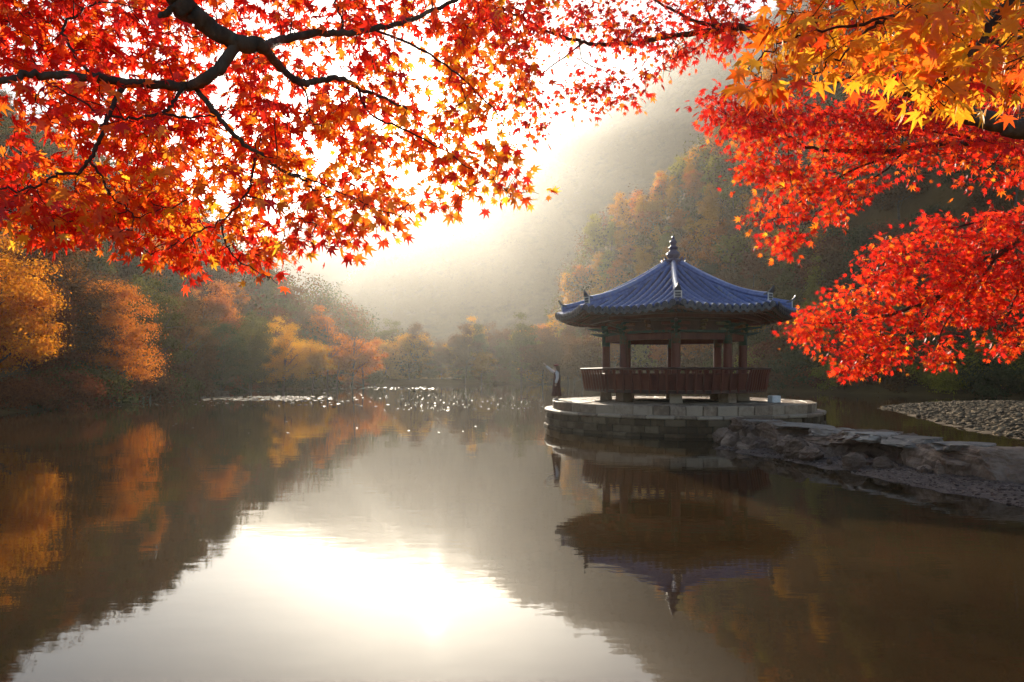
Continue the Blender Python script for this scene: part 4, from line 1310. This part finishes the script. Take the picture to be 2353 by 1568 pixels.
# the far mountain's forest reads as one mass
def forest(name, n, xr, yr, seed, label, accept):
    rng = np.random.RandomState(seed)
    x = rng.uniform(*xr, n * 3); y = rng.uniform(*yr, n * 3)
    z = hgt(x, y); px, py = visible_px(x, y, z + 5)
    ok = (px > -100) & (px < 2450) & (py > -140) & accept(x, y) & ~in_poly(x, y, POND)
    x, y, z = x[ok][:n], y[ok][:n], z[ok][:n]
    n = len(x); K = 62 if yr[0] > 300 else 130
    h = rng.uniform(6, 12, n) * (1.25 if yr[0] > 300 else 1); w = h * rng.uniform(.28, .46, n)
    u = rng.normal(size=(n, K, 3)); u /= np.linalg.norm(u, axis=2)[..., None]; u *= (rng.rand(n, K, 1) ** .33)
    p = np.stack([x, y, z + h * .58], -1)[:, None, :] + u * np.stack([w, w, h * .45], -1)[:, None, :]
    p = p.reshape(-1, 3); N = len(p)
    nr = (u.reshape(-1, 3) * 1.2 + rng.normal(size=(N, 3)) * .5 + np.array([0, 0, .3])) if yr[0] < 300 else (u.reshape(-1, 3) * .45 + rng.normal(size=(N, 3)) * .12 + np.array([0, -.6, .7])); nr /= np.linalg.norm(nr, axis=1)[:, None]
    a = np.cross(nr, rng.normal(size=(N, 3))); a /= np.linalg.norm(a, axis=1)[:, None]; b = np.cross(nr, a)
    s = rng.uniform(.45, 1.0, N)[:, None] * (1.25 if y.mean() > 300 else .42)
    v = np.stack([p - a * s, p - b * s * .6, p + a * s, p + b * s * .6], 1).reshape(-1, 3)
    mats = [M['crown_brown'], M['crown_olive'], M['crown_orange'], M['crown_green'], M['crown_rust']] if yr[0] < 300 else [M['crown_far']] * 5
    mi = np.repeat(rng.choice(5, n, p=[.46, .26, .0, .25, .03]), K)
    o = mobj(name, np_mesh(name, v, np.arange(N * 4).reshape(-1, 4), mats, mi))
    tag(o, label, 'forest', kind='stuff')
forest('mountain_forest', 8500, (-330, 680), (450, 960), 41, 'hazy forest covering the far mountain above the valley', lambda x, y: y > 0)
forest('hill_forest', 1000, (-190, 150), (112, 215), 42, 'brown forest filling in the hillsides between the nearer trees', lambda x, y: (np.abs(x + 5) > 16))

# floating leaves on the pond
def floats():
    rng = np.random.RandomState(77)
    P_ = []
    def patch(n, x0, x1, y0, y1, smin, smax, cx=None, sig=None):
        py = rng.uniform(y0, y1, n)
        px = rng.uniform(x0, x1, n) if cx is None else np.clip(rng.normal(cx, sig, n), x0, x1)
        d = EYE * F / (py - HY)
        P_.append(np.stack([(px - CX) / F * d, d, rng.uniform(smin, smax, n)], -1))
    patch(260, 860, 1250, 887, 912, .03, .07)
    patch(200, 1020, 1255, 886, 925, .02, .06)
    patch(260, 900, 1250, 910, 945, .03, .09)
    patch(420, 470, 760, 911, 921, .10, .30, 600, 75)
    patch(220, 180, 900, 900, 936, .06, .20)
    patch(240, 560, 1000, 889, 895, .10, .35)
    patch(30, 180, 1250, 940, 1000, .04, .08)
    a = np.concatenate(P_)
    ok = in_poly(a[:, 0], a[:, 1], POND); a = a[ok]
    n = len(a); K = 7
    t = np.linspace(0, 2 * np.pi, K, endpoint=False)[None] + rng.uniform(0, 6.28, (n, 1))
    r = a[:, 2:] * rng.uniform(.5, 1.1, (n, K))
    tx, ty = rng.normal(0, .13, (2, n, 1))
    vx = r * np.cos(t); vy = r * np.sin(t)
    z = .012 + np.abs(rng.normal(0, .004, (n, 1))) + np.clip(tx * vx + ty * vy, 0, .05)
    v = np.stack([a[:, :1] + vx, a[:, 1:2] + vy, z], -1).reshape(-1, 3)
    return np_mesh('floating_leaves', v, np.arange(n * K).reshape(-1, K), [M['float']])
nt = NT('float')
b = nt.n('ShaderNodeBsdfPrincipled'); b.inputs['Base Color'].default_value = (.20, .14, .085, 1); b.inputs['Roughness'].default_value = .55; b.inputs['Specular IOR Level'].default_value = .3
nt.l(b.outputs[0], nt.out.inputs['Surface']); M['float'] = nt.m
o = mobj('floating_leaves', floats())
tag(o, 'scattered fallen leaves floating on the far water, glinting', 'floating leaves', kind='stuff')

# ------------------------------------------------------------------ maples overhanging the near bank
def maple_outline(seed, droop=.16):
    """seven-lobed leaf in the XY plane, stalk joint at the origin, tip on +Y, length about 1"""
    rng = random.Random(seed)
    lobes = [(-128, .40), (-82, .70), (-40, .93), (0, 1.0), (40, .93), (82, .70), (128, .40)]
    pts = []
    def pol(a, r): return (r * math.sin(R(a)), r * math.cos(R(a)))
    for i, (a, l) in enumerate(lobes):
        a += rng.uniform(-5, 5); l *= rng.uniform(.9, 1.08)
        if i == 0: pts.append(pol(-162, .10))
        pts.append(pol(a - 11 * (.7 / l) ** .4, l * .60)); pts.append(pol(a, l)); pts.append(pol(a + 11 * (.7 / l) ** .4, l * .60))
        if i < 6: pts.append(pol((a + lobes[i + 1][0]) / 2, .30 * (l + lobes[i + 1][1]) / 1.6 + .05))
        else: pts.append(pol(162, .10))
    n = len(pts)
    curl = rng.uniform(.5, 1.5) * droop
    v = [(0, .0, 0)] + [(x, y, -curl * (x * x + y * y) + rng.uniform(-.02, .02)) for x, y in pts]
    # raise the lobe midribs a little so that lobes catch light differently
    for i in range(7): 
        k = 1 + 1 + i * 4 + 1
        if k < len(v): v[k] = (v[k][0], v[k][1], v[k][2] - .05 * rng.random())
    f = [(0, i + 1, (i + 1) % n + 1) for i in range(n)]
    # stalk
    w = .012
    b = len(v)
    v += [(-w, 0, .004), (w, 0, .004), (w * .7, -.42, .07), (-w * .7, -.42, .07)]
    f += [(b, b + 1, b + 2), (b, b + 2, b + 3)]
    return np.array(v, float) * np.array([1, 1, 1]), np.array(f, int)
SHAPES = [maple_outline(900 + i, (.06, .14, .22, .34, .12, .48, .2, .28, .1, .4)[i]) for i in range(10)]
LEAF_ME = {}
for si, (v, f) in enumerate(SHAPES):
    for mi, m in enumerate(LEAFM):
        LEAF_ME[si, mi] = np_mesh('leaf', v, f, [m])

def w2(px, py, d): return np.array(P(px, py, d)[:])

def maple(label, trunk, boughs, zones, seed, base, twig_r=.0022):
    """trunk: world points and radii; boughs: picture polylines (px, py, d) with start and end radius in m;
    zones: where sprays of leaves hang"""
    rng = np.random.RandomState(seed)
    root = empty('maple_tree', base)
    bz = np.array(base, float)
    tag(root, label, 'tree')
    cp = catmull(np.array([t[:3] for t in trunk], float), 6)
    rr = np.interp(np.linspace(0, 1, len(cp)), np.linspace(0, 1, len(trunk)), [t[3] for t in trunk])
    v, f = tube_arrays(cp - bz, rr * (1 + .06 * rng.randn(len(cp))), 12)
    s = Soup(); s.add(v, f); mobj('trunk', s.mesh('trunk', M['bark']), root)
    nodes = []
    for pts, r0, r1 in boughs:
        p3 = np.array([w2(*p) if len(p) == 3 else p[1:] for p in pts])
        c = catmull(p3, 6)
        n = len(c)
        amp = np.clip(np.linspace(.3, 1, n), 0, 1) * .006
        c = c + rng.normal(size=(n, 3)) * amp[:, None]
        rad = np.linspace(r0, r1, n) * .88 * (1 + .07 * rng.randn(n))
        e = (c[-1] - c[-2]); e = e / (np.linalg.norm(e) + 1e-9) * rad[-1]
        c = np.vstack([c, c[-1] + e * .6, c[-1] + e * .9]); rad = np.concatenate([rad, [rad[-1] * .7, rad[-1] * .02]])
        v, f = tube_arrays(c - bz, rad, 9 if r0 > .012 else 6)
        s = Soup(); s.add(v, f)
        mobj('branch', s.mesh('branch', M['bark'] if r0 > .012 else M['twig']), root)
        nodes.append(c)
    nodes = np.concatenate(nodes)
    tw = Soup()
    LP, LT, LS, LC = [], [], [], []
    for z in zones:
        poly = np.array(z['poly'], float); lo, hi = poly.min(0), poly.max(0)
        n = z['n']
        q = rng.uniform(lo, hi, (n * 8, 2))
        ok = in_poly(q[:, 0], q[:, 1], poly)
        for hole in z.get('holes', []): ok &= ~(in_poly(q[:, 0], q[:, 1], hole) & (rng.rand(len(q)) < z.get('hole_p', .9)))
        nz = vnoise(q[:, 0], q[:, 1], z.get('gap_scale', 120), seed + 3)
        ok &= rng.rand(len(q)) < np.clip(.62 + z.get('gap', .6) * nz, .04, 1)
        q = q[ok][:n]; n = len(q)
        dd = z['d'](q[:, 0], q[:, 1]) + rng.normal(0, z['thick'], n) + z.get('back', 0)
        dd = np.clip(dd, 1.0, None)
        tgt = np.stack([(q[:, 0] - CX) / F * dd, dd, EYE + (HY - q[:, 1]) / F * dd], -1)
        own = np.concatenate([nodes])
        d0 = np.min(np.linalg.norm(tgt[:, None] - own[None, ::3], axis=2), 1)
        order = np.argsort(d0)
        cap = len(own) + n * 4 + 10
        buf = np.empty((cap, 3)); m = len(own); buf[:m] = own
        for i in order:
            e = tgt[i]
            k = np.argmin(((buf[:m] - e) ** 2).sum(1)); p0 = buf[k]
            L = np.linalg.norm(e - p0)
            if L < 1e-4: continue
            sag = np.array([0, 0, .12 * L])
            m1 = p0 + (e - p0) * .35 + rng.normal(size=3) * L * .05 + sag * .6; m2 = p0 + (e - p0) * .7 + rng.normal(size=3) * L * .05 + sag * .7
            rt = twig_r * (1 + min(1.2, L * 2.2)) * z.get('tw', 1.0)
            v, f = tube_arrays([p0, m1, m2, e], [rt, rt * .8, rt * .6, rt * .35], 4)
            tw.add(v - bz, f)
            buf[m:m + 3] = (m1, m2, e); m += 3
            # leaves: a spray at the end and opposite pairs along the twig
            dr = (e - p0) / L
            nl = z['leaves']
            k1 = nl if L > .05 else max(2, nl - 2)
            for j in range(k1):
                t = 1 - .75 * rng.rand() ** 1.6 if L > .1 else 1.0
                pos = (p0 + (e - p0) * t) + rng.normal(size=3) * z['spread'] * np.array([1, 1, .55])
                out = dr * .5 + (pos - (p0 + (e - p0) * t)) / z['spread'] * .45 + np.array([0, 0, -.55]) + rng.normal(size=3) * .35
                LP.append(pos); LT.append(out)
                LS.append(z['size'] * (.58 + .68 * rng.rand()))
                LC.append(z['col'](q[i, 0], q[i, 1], rng))
    t_o = mobj('twigs', tw.mesh('twigs', M['twig']), root); t_o['kind'] = 'stuff'
    LP = np.array(LP); T = np.array(LT); S = np.array(LS); C = np.array(LC)
    n = len(LP)
    T /= np.linalg.norm(T, axis=1)[:, None]
    nrm = rng.normal(size=(n, 3)) * .62 + np.array([0, -.62, .55])
    nrm -= T * (nrm * T).sum(1)[:, None]; nrm /= np.linalg.norm(nrm, axis=1)[:, None]
    X = np.cross(T, nrm)
    ROT = np.stack([X, T, nrm], -1)          # columns
    SH = rng.randint(0, len(SHAPES), n)
    # the leaves showing largest become leaves of their own, the rest one mass
    px = CX + LP[:, 0] / LP[:, 1] * F; py = HY - (LP[:, 2] - EYE) / LP[:, 1] * F
    vis = (px > 5) & (px < 2348) & (py > 5)
    app = np.where(vis, S / LP[:, 1], 0)
    big = np.argsort(-app)[:300]
    for i in big:
        mt = Matrix(((ROT[i, 0, 0] * S[i], ROT[i, 0, 1] * S[i], ROT[i, 0, 2] * S[i], LP[i, 0] - bz[0]),
                     (ROT[i, 1, 0] * S[i], ROT[i, 1, 1] * S[i], ROT[i, 1, 2] * S[i], LP[i, 1] - bz[1]),
                     (ROT[i, 2, 0] * S[i], ROT[i, 2, 1] * S[i], ROT[i, 2, 2] * S[i], LP[i, 2] - bz[2]), (0, 0, 0, 1)))
        o = bpy.data.objects.new('leaf', LEAF_ME[int(SH[i]), int(C[i])])
        COL.objects.link(o); o.parent = root; o.matrix_local = mt
    rest = np.setdiff1d(np.arange(n), big)
    V, Fc, MI = [], [], []; off = 0
    for si, (sv, sf) in enumerate(SHAPES):
        id_ = rest[SH[rest] == si]
        if not len(id_): continue
        vv = np.einsum('nij,vj->nvi', ROT[id_], sv) * S[id_, None, None] + (LP[id_] - bz)[:, None, :]
        V.append(vv.reshape(-1, 3)); Fc.append((sf[None] + (np.arange(len(id_)) * len(sv))[:, None, None] + off).reshape(-1, 3)); MI.append(np.repeat(C[id_], len(sf)))
        off += vv.shape[0] * vv.shape[1]
    fo = mobj('foliage', np_mesh('foliage', np.concatenate(V), np.concatenate(Fc), LEAFM, np.concatenate(MI)), root)
    fo['kind'] = 'stuff'
    print('maple', label[:30], n, 'leaves')
    return root

def pick(w):
    w = np.array(w, float); w /= w.sum()
    return lambda px, py, r: int(r.choice(4, p=w))

# --- A: the bough entering at the upper left, trunk behind the eye
dA = lambda x, y: 2.6 + 1.3 * np.clip(x / 1250, 0, 1) + .25 * np.clip((300 - y) / 300, 0, 1)
def a3(*pts): return [(px, py, float(dA(np.float64(px), np.float64(py))) - .22) for px, py in pts]
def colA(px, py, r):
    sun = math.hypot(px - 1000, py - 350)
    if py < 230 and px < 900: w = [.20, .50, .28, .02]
    elif sun < 260: w = [.01, .20, .47, .32]  # leaves round the sun drawn yellower, its glow put into their colour
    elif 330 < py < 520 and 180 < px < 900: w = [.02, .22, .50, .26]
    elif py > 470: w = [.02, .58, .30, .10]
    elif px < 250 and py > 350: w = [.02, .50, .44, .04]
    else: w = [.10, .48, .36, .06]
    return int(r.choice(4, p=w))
polyA = [(-60, -60), (1260, -60), (1250, 120), (1240, 240), (1225, 320), (1195, 335), (1190, 390), (1262, 455), (1215, 492), (1160, 460), (1100, 455), (1050, 485), (1000, 480), (965, 528), (885, 520), (885, 578), (820, 604), (770, 560), (735, 605), (700, 632), (655, 600), (652, 662), (600, 640), (530, 618), (490, 600), (430, 645), (362, 600), (245, 590), (180, 552), (60, 548), (0, 525), (-60, 520)]
holesA = [[(-60, 215), (60, 235), (150, 285), (185, 340), (120, 385), (40, 360), (-60, 300)], [(640, 560), (760, 640), (700, 660), (620, 600)], [(250, 545), (330, 560), (330, 600), (240, 590)], [(840, 560), (980, 500), (1010, 560), (880, 640)],
          [(560, 520), (620, 490), (650, 530), (600, 570)]]
bA = [
    ([('w', -1.65, .35, 4.35), ('w', -1.45, 1.5, 4.45), (385, -40, 2.75), (425, 15, 2.8), (470, 55, 2.85), (540, 95, 2.9), (605, 106, 2.95)], .062, .036),
    ([(605, 106, 2.95)] + a3((650, 92), (720, 78), (790, 76), (860, 68), (950, 42), (1040, 5), (1080, -25)), .024, .009),
    ([(545, 98, 2.9), (505, 155, 2.88), (470, 182, 2.86)] + a3((430, 200), (380, 196), (290, 190), (230, 180), (130, 175), (60, 172), (0, 190), (-120, 205), (-260, 190), (-420, 215)), .028, .008),
    ([(600, 105, 2.95)] + a3((645, 155), (690, 190), (735, 184), (775, 180), (820, 200), (870, 222), (935, 248)), .024, .006),
    (a3((450, 205), (490, 255), (520, 290), (560, 330), (600, 355), (640, 388), (690, 410), (720, 435), (770, 455)), .014, .004),
    (a3((288, 190), (260, 240), (242, 285), (225, 325), (205, 370), (178, 395), (130, 405), (80, 430), (0, 442)), .012, .004),
    (a3((420, 203), (395, 242), (370, 262), (300, 273), (230, 258), (170, 222), (110, 190)), .009, .003),
    (a3((370, 262), (430, 270), (490, 264), (545, 246)), .006, .003),
    (a3((590, 352), (580, 400), (565, 450), (530, 490), (480, 520), (420, 555), (385, 565)), .007, .0025),
    (a3((205, 372), (232, 402), (250, 446), (290, 480), (325, 508)), .006, .0025),
    (a3((565, 450), (620, 465), (665, 490), (725, 520)), .005, .0022),
    (a3((505, 505), (520, 560), (545, 600), (590, 622), (640, 650)), .005, .0022),
    (a3((222, 178), (190, 150), (150, 85), (150, 50), (190, 25), (230, 8)), .009, .004),
    (a3((785, 76), (786, 45), (765, -10)), .008, .005),
    (a3((690, 190), (705, 225), (710, 270), (720, 290)), .006, .002),
    (a3((820, 200), (850, 260), (930, 300), (1010, 340), (1090, 390), (1170, 440)), .007, .002),
    (a3((640, 388), (730, 420), (840, 470), (930, 500)), .005, .002),
    (a3((860, 68), (960, 110), (1050, 170), (1130, 250), (1180, 320)), .008, .0025),
    ([(425, 12, 2.8), (395, 22, 2.78), (366, 38, 2.76)], .020, .012),
]
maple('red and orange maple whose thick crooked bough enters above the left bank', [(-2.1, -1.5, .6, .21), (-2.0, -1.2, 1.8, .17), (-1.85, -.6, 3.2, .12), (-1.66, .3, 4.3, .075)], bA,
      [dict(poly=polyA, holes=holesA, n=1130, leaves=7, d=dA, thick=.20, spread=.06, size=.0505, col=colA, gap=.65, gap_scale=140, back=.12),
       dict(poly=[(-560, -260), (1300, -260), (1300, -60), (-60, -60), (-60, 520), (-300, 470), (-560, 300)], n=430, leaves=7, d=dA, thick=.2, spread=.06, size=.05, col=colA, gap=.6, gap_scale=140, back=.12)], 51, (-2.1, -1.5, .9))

# --- B: the bough from the right bank, its sprays in the middle and under it
dB = lambda x, y: np.interp(x, [1000, 1700, 2400], [6.0, 5.0, 4.6])
dB2 = lambda x, y: np.interp(x, [1550, 2400], [6.2, 5.4]) - .3 * np.clip((y - 300) / 300, 0, 1)
def b3(f, *pts): return [(px, py, float(f(np.float64(px), np.float64(py)))) for px, py in pts]
bB = [
    ([('w', 5.0, 4.3, 4.2)] + b3(dB, (2400, 292), (2300, 284), (2200, 258), (2130, 230), (2050, 186), (1960, 150), (1890, 120), (1800, 76), (1740, 68), (1680, 65)), .085, .026),
    (b3(dB, (1680, 65), (1600, 76), (1540, 84), (1460, 98), (1370, 103), (1330, 94), (1260, 75), (1200, 42), (1150, 20)), .026, .010),
    (b3(dB, (1690, 63), (1600, 50), (1540, 20), (1450, -25)), .018, .009),
    (b3(dB, (1340, 98), (1300, 130), (1240, 172), (1190, 205)), .009, .003),
    (b3(dB, (1640, 58), (1625, 25), (1605, -10)), .010, .006),
    (b3(dB, (1330, 95), (1342, 142), (1400, 172), (1412, 220), (1395, 262)), .007, .002),
    (b3(dB, (1540, 84), (1560, 120), (1520, 150), (1480, 190)), .007, .002),
    ([('w', 5.3, 4.9, 3.9)] + b3(dB2, (2400, 305), (2300, 318), (2200, 332), (2130, 332), (2030, 350), (1930, 346), (1860, 340), (1810, 312), (1760, 275), (1700, 242)), .040, .005),
    (b3(dB2, (2130, 332), (1980, 382), (1900, 425), (1830, 470), (1790, 500)), .013, .003),
    (b3(dB2, (2080, 345), (2030, 395), (1950, 440), (1880, 490), (1830, 545)), .011, .003),
    (b3(dB2, (2260, 322), (2130, 302), (2030, 296), (1930, 272), (1840, 235)), .012, .003),
    (b3(dB2, (2330, 315), (2290, 370), (2240, 410), (2210, 435)), .009, .003),
]
mid = [(1060, -60), (1720, -60), (1720, 60), (1690, 130), (1640, 132), (1560, 175), (1500, 205), (1440, 250), (1400, 250), (1365, 282), (1325, 272), (1320, 225), (1270, 235), (1235, 330), (1190, 300), (1100, 200), (1050, 90)]
midh = [[(1240, 95), (1320, 110), (1400, 110), (1440, 150), (1360, 190), (1330, 160), (1290, 200), (1240, 230), (1225, 150)], [(1400, 120), (1500, 110), (1530, 140), (1470, 160), (1430, 170)]]
low = [(1592, 236), (1690, 195), (1850, 215), (2000, 235), (2120, 270), (2353, 300), (2400, 330), (2353, 420), (2210, 440), (2180, 400), (2060, 432), (2000, 432), (1910, 520), (1850, 560), (1795, 588), (1752, 545), (1722, 500), (1765, 450), (1690, 430), (1640, 340), (1662, 310)]
lowh = [[(1990, 380), (2060, 360), (2200, 360), (2190, 400), (2070, 435)], [(1780, 330), (1860, 350), (1850, 380), (1790, 360)], [(1850, 470), (1900, 450), (1900, 520), (1870, 540)], [(2230, 350), (2353, 350), (2353, 400), (2300, 410), (2250, 390)]]
maple('red maple on the right bank whose long dark bough crosses above the pavilion', [(6.3, 3.2, .4, .24), (6.2, 3.3, 1.8, .19), (5.8, 3.7, 3.2, .14), (5.0, 4.35, 4.3, .085)], bB,
      [dict(poly=mid, holes=midh, n=560, leaves=6, d=dB, thick=.28, spread=.075, size=.044, col=pick([.30, .46, .22, .02]), gap=.7, gap_scale=110),
       dict(poly=low, holes=lowh, n=720, leaves=7, d=dB2, thick=.25, spread=.075, size=.045, col=lambda px, py, r: int(r.choice(4, p=[.40, .52, .08, 0] if py < 300 else [.12, .66, .21, .01])), gap=.7, gap_scale=110),
       dict(poly=[(1950, 210), (2353, 230), (2353, 300), (2200, 300), (2050, 260)], n=110, leaves=6, d=dB2, thick=.2, spread=.08, size=.045, col=pick([.45, .45, .1, 0]), gap=.3),
       dict(poly=[(1060, -230), (1780, -230), (1780, -60), (1060, -60)], n=130, leaves=6, d=dB, thick=.28, spread=.075, size=.044, col=pick([.3, .46, .22, .02]), gap=.6),
       dict(poly=[(2353, 300), (2660, 280), (2660, 450), (2353, 420)], n=110, leaves=7, d=dB2, thick=.25, spread=.075, size=.045, col=pick([.3, .5, .2, 0]), gap=.6)], 52, (6.3, 3.2, .5))

# --- C: yellow sprays close to the eye at the upper right
dC = lambda x, y: np.interp(x, [1680, 2353], [1.9, 1.75])
dC2 = lambda x, y: np.interp(x, [1680, 2353], [2.9, 2.6])
bC = [
    ([('w', 1.35, .9, 3.75)] + b3(dC, (2360, -90), (2320, 0), (2275, 60), (2232, 130), (2205, 172), (2120, 200), (2060, 214)), .016, .003),
    (b3(dC, (2330, -20), (2150, -20), (2060, 35), (2005, 62), (1960, 110), (1900, 150), (1830, 180)), .008, .002),
    (b3(dC, (2060, 35), (1950, 60), (1860, 75), (1780, 110), (1720, 150)), .005, .0018),
    ([('w', 1.6, 1.6, 3.95)] + b3(dC2, (2420, 60), (2330, 90), (2220, 105), (2100, 120), (2000, 150), (1930, 190)), .016, .004),
    (b3(dC, (2232, 130), (2230, 200), (2190, 225), (2130, 250)), .004, .0015),
]
yel = [(1690, 150), (1720, 90), (1790, 20), (1900, -40), (2400, -60), (2400, 190), (2330, 210), (2230, 200), (2220, 262), (2110, 268), (2060, 200), (1990, 190), (1960, 160), (1890, 190), (1800, 200), (1740, 235), (1705, 215)]
maple('yellow and orange maple with large leaves hanging close before the right bank', [(2.3, -1.4, .7, .17), (2.25, -1.2, 1.9, .14), (1.9, -.3, 3.1, .09), (1.36, .85, 3.75, .03)], bC,
      [dict(poly=yel, n=115, leaves=5, d=dC, thick=.12, spread=.05, size=.050, col=lambda px, py, r: int(r.choice(4, p=[0, .05, .55, .40] if px < 1850 else [0, .01, .25, .74])), gap=.4, gap_scale=200),
       dict(poly=[(1740, 60), (1900, -40), (2400, -60), (2400, 260), (2250, 250), (2100, 200), (1900, 160), (1780, 130)], n=190, leaves=5, d=dC2, thick=.2, spread=.06, size=.048, col=lambda px, py, r: int(r.choice(4, p=[0, .12, .50, .38])), gap=.5, gap_scale=160),
       dict(poly=[(1780, -220), (2640, -220), (2640, 200), (2400, 190), (2400, -60), (1800, -60)], n=110, leaves=5, d=dC2, thick=.2, spread=.06, size=.048, col=pick([0, .1, .5, .4]), gap=.5)], 53, (2.3, -1.4, .9), twig_r=.0016)

# --- D: the drooping red mass at the right edge
dD = lambda x, y: np.interp(x, [1800, 2400], [7.4, 6.4])
bD = [
    ([('w', 6.6, 6.2, 4.0)] + b3(dD, (2420, 505), (2353, 545), (2300, 582), (2240, 612), (2160, 680), (2080, 712), (2000, 735), (1920, 742), (1850, 745)), .05, .006),
    (b3(dD, (2290, 588), (2240, 660), (2180, 730), (2150, 800), (2120, 840)), .016, .004),
    (b3(dD, (2160, 680), (2100, 760), (2040, 800), (1960, 840)), .012, .003),
    (b3(dD, (2240, 612), (2160, 600), (2080, 610), (2000, 620)), .012, .003),
    ([('w', 6.5, 6.2, 4.1)] + b3(dD, (2420, 460), (2330, 490), (2230, 515), (2130, 540), (2050, 570)), .022, .004),
    (b3(dD, (2400, 560), (2350, 640), (2320, 720), (2290, 790)), .018, .004),
]
polyD = [(1805, 745), (1860, 700), (1880, 720), (1925, 655), (1985, 600), (2000, 560), (2060, 545), (2130, 495), (2220, 500), (2353, 468), (2420, 470), (2420, 560), (2340, 555), (2290, 600), (2353, 590), (2420, 600), (2420, 790), (2353, 800), (2290, 822), (2250, 790), (2290, 740), (2220, 745), (2160, 850), (2130, 830), (2150, 760), (2090, 770), (2075, 845), (2010, 850), (1960, 876), (1900, 840), (1860, 828), (1900, 790), (1820, 785)]
maple('deep red maple leaning in from the right edge beside the pavilion roof', [(8.6, 7.0, .3, .22), (8.5, 7.0, 1.5, .18), (7.8, 6.7, 3.0, .12), (6.55, 6.2, 4.05, .05)], bD,
      [dict(poly=polyD, n=980, leaves=7, d=dD, thick=.22, spread=.075, size=.046, col=lambda px, py, r: int(r.choice(4, p=[.20, .70, .09, .01] if py < 650 else [.10, .66, .22, .02])), gap=.75, gap_scale=90),
       dict(poly=[(2420, 470), (2720, 430), (2720, 800), (2420, 790)], n=190, leaves=7, d=dD, thick=.22, spread=.075, size=.046, col=pick([.14, .66, .2, 0]), gap=.7, gap_scale=90)], 54, (8.6, 7.0, .4))

# ------------------------------------------------------------------ the misty air of the valley
nt = NT('haze')
pv = nt.n('ShaderNodeVolumePrincipled')
pv.inputs['Color'].default_value = (.97, .96, .925, 1)
pv.inputs['Density'].default_value = HAZE_DENSITY
pv.inputs['Anisotropy'].default_value = HAZE_G
nt.l(pv.outputs[0], nt.out.inputs['Volume'])
tz = np.empty(len(terrain.data.vertices) * 3, np.float32); terrain.data.vertices.foreach_get('co', tz)
zmin, zmax = tz[2::3].min() - 1.2, tz[2::3].max() + 16
bm = bmesh.new()
x0, x1, y0, y1 = -1910, 1910, -230, 2510
add_box(bm, ((x0 + x1) / 2, (y0 + y1) / 2, (zmin + zmax) / 2), (x1 - x0, y1 - y0, zmax - zmin))
hz = mobj('haze', bm_mesh('haze', bm, nt.m))
tag(hz, 'pale morning mist filling the valley', None, kind='stuff')
print('haze top', zmax)
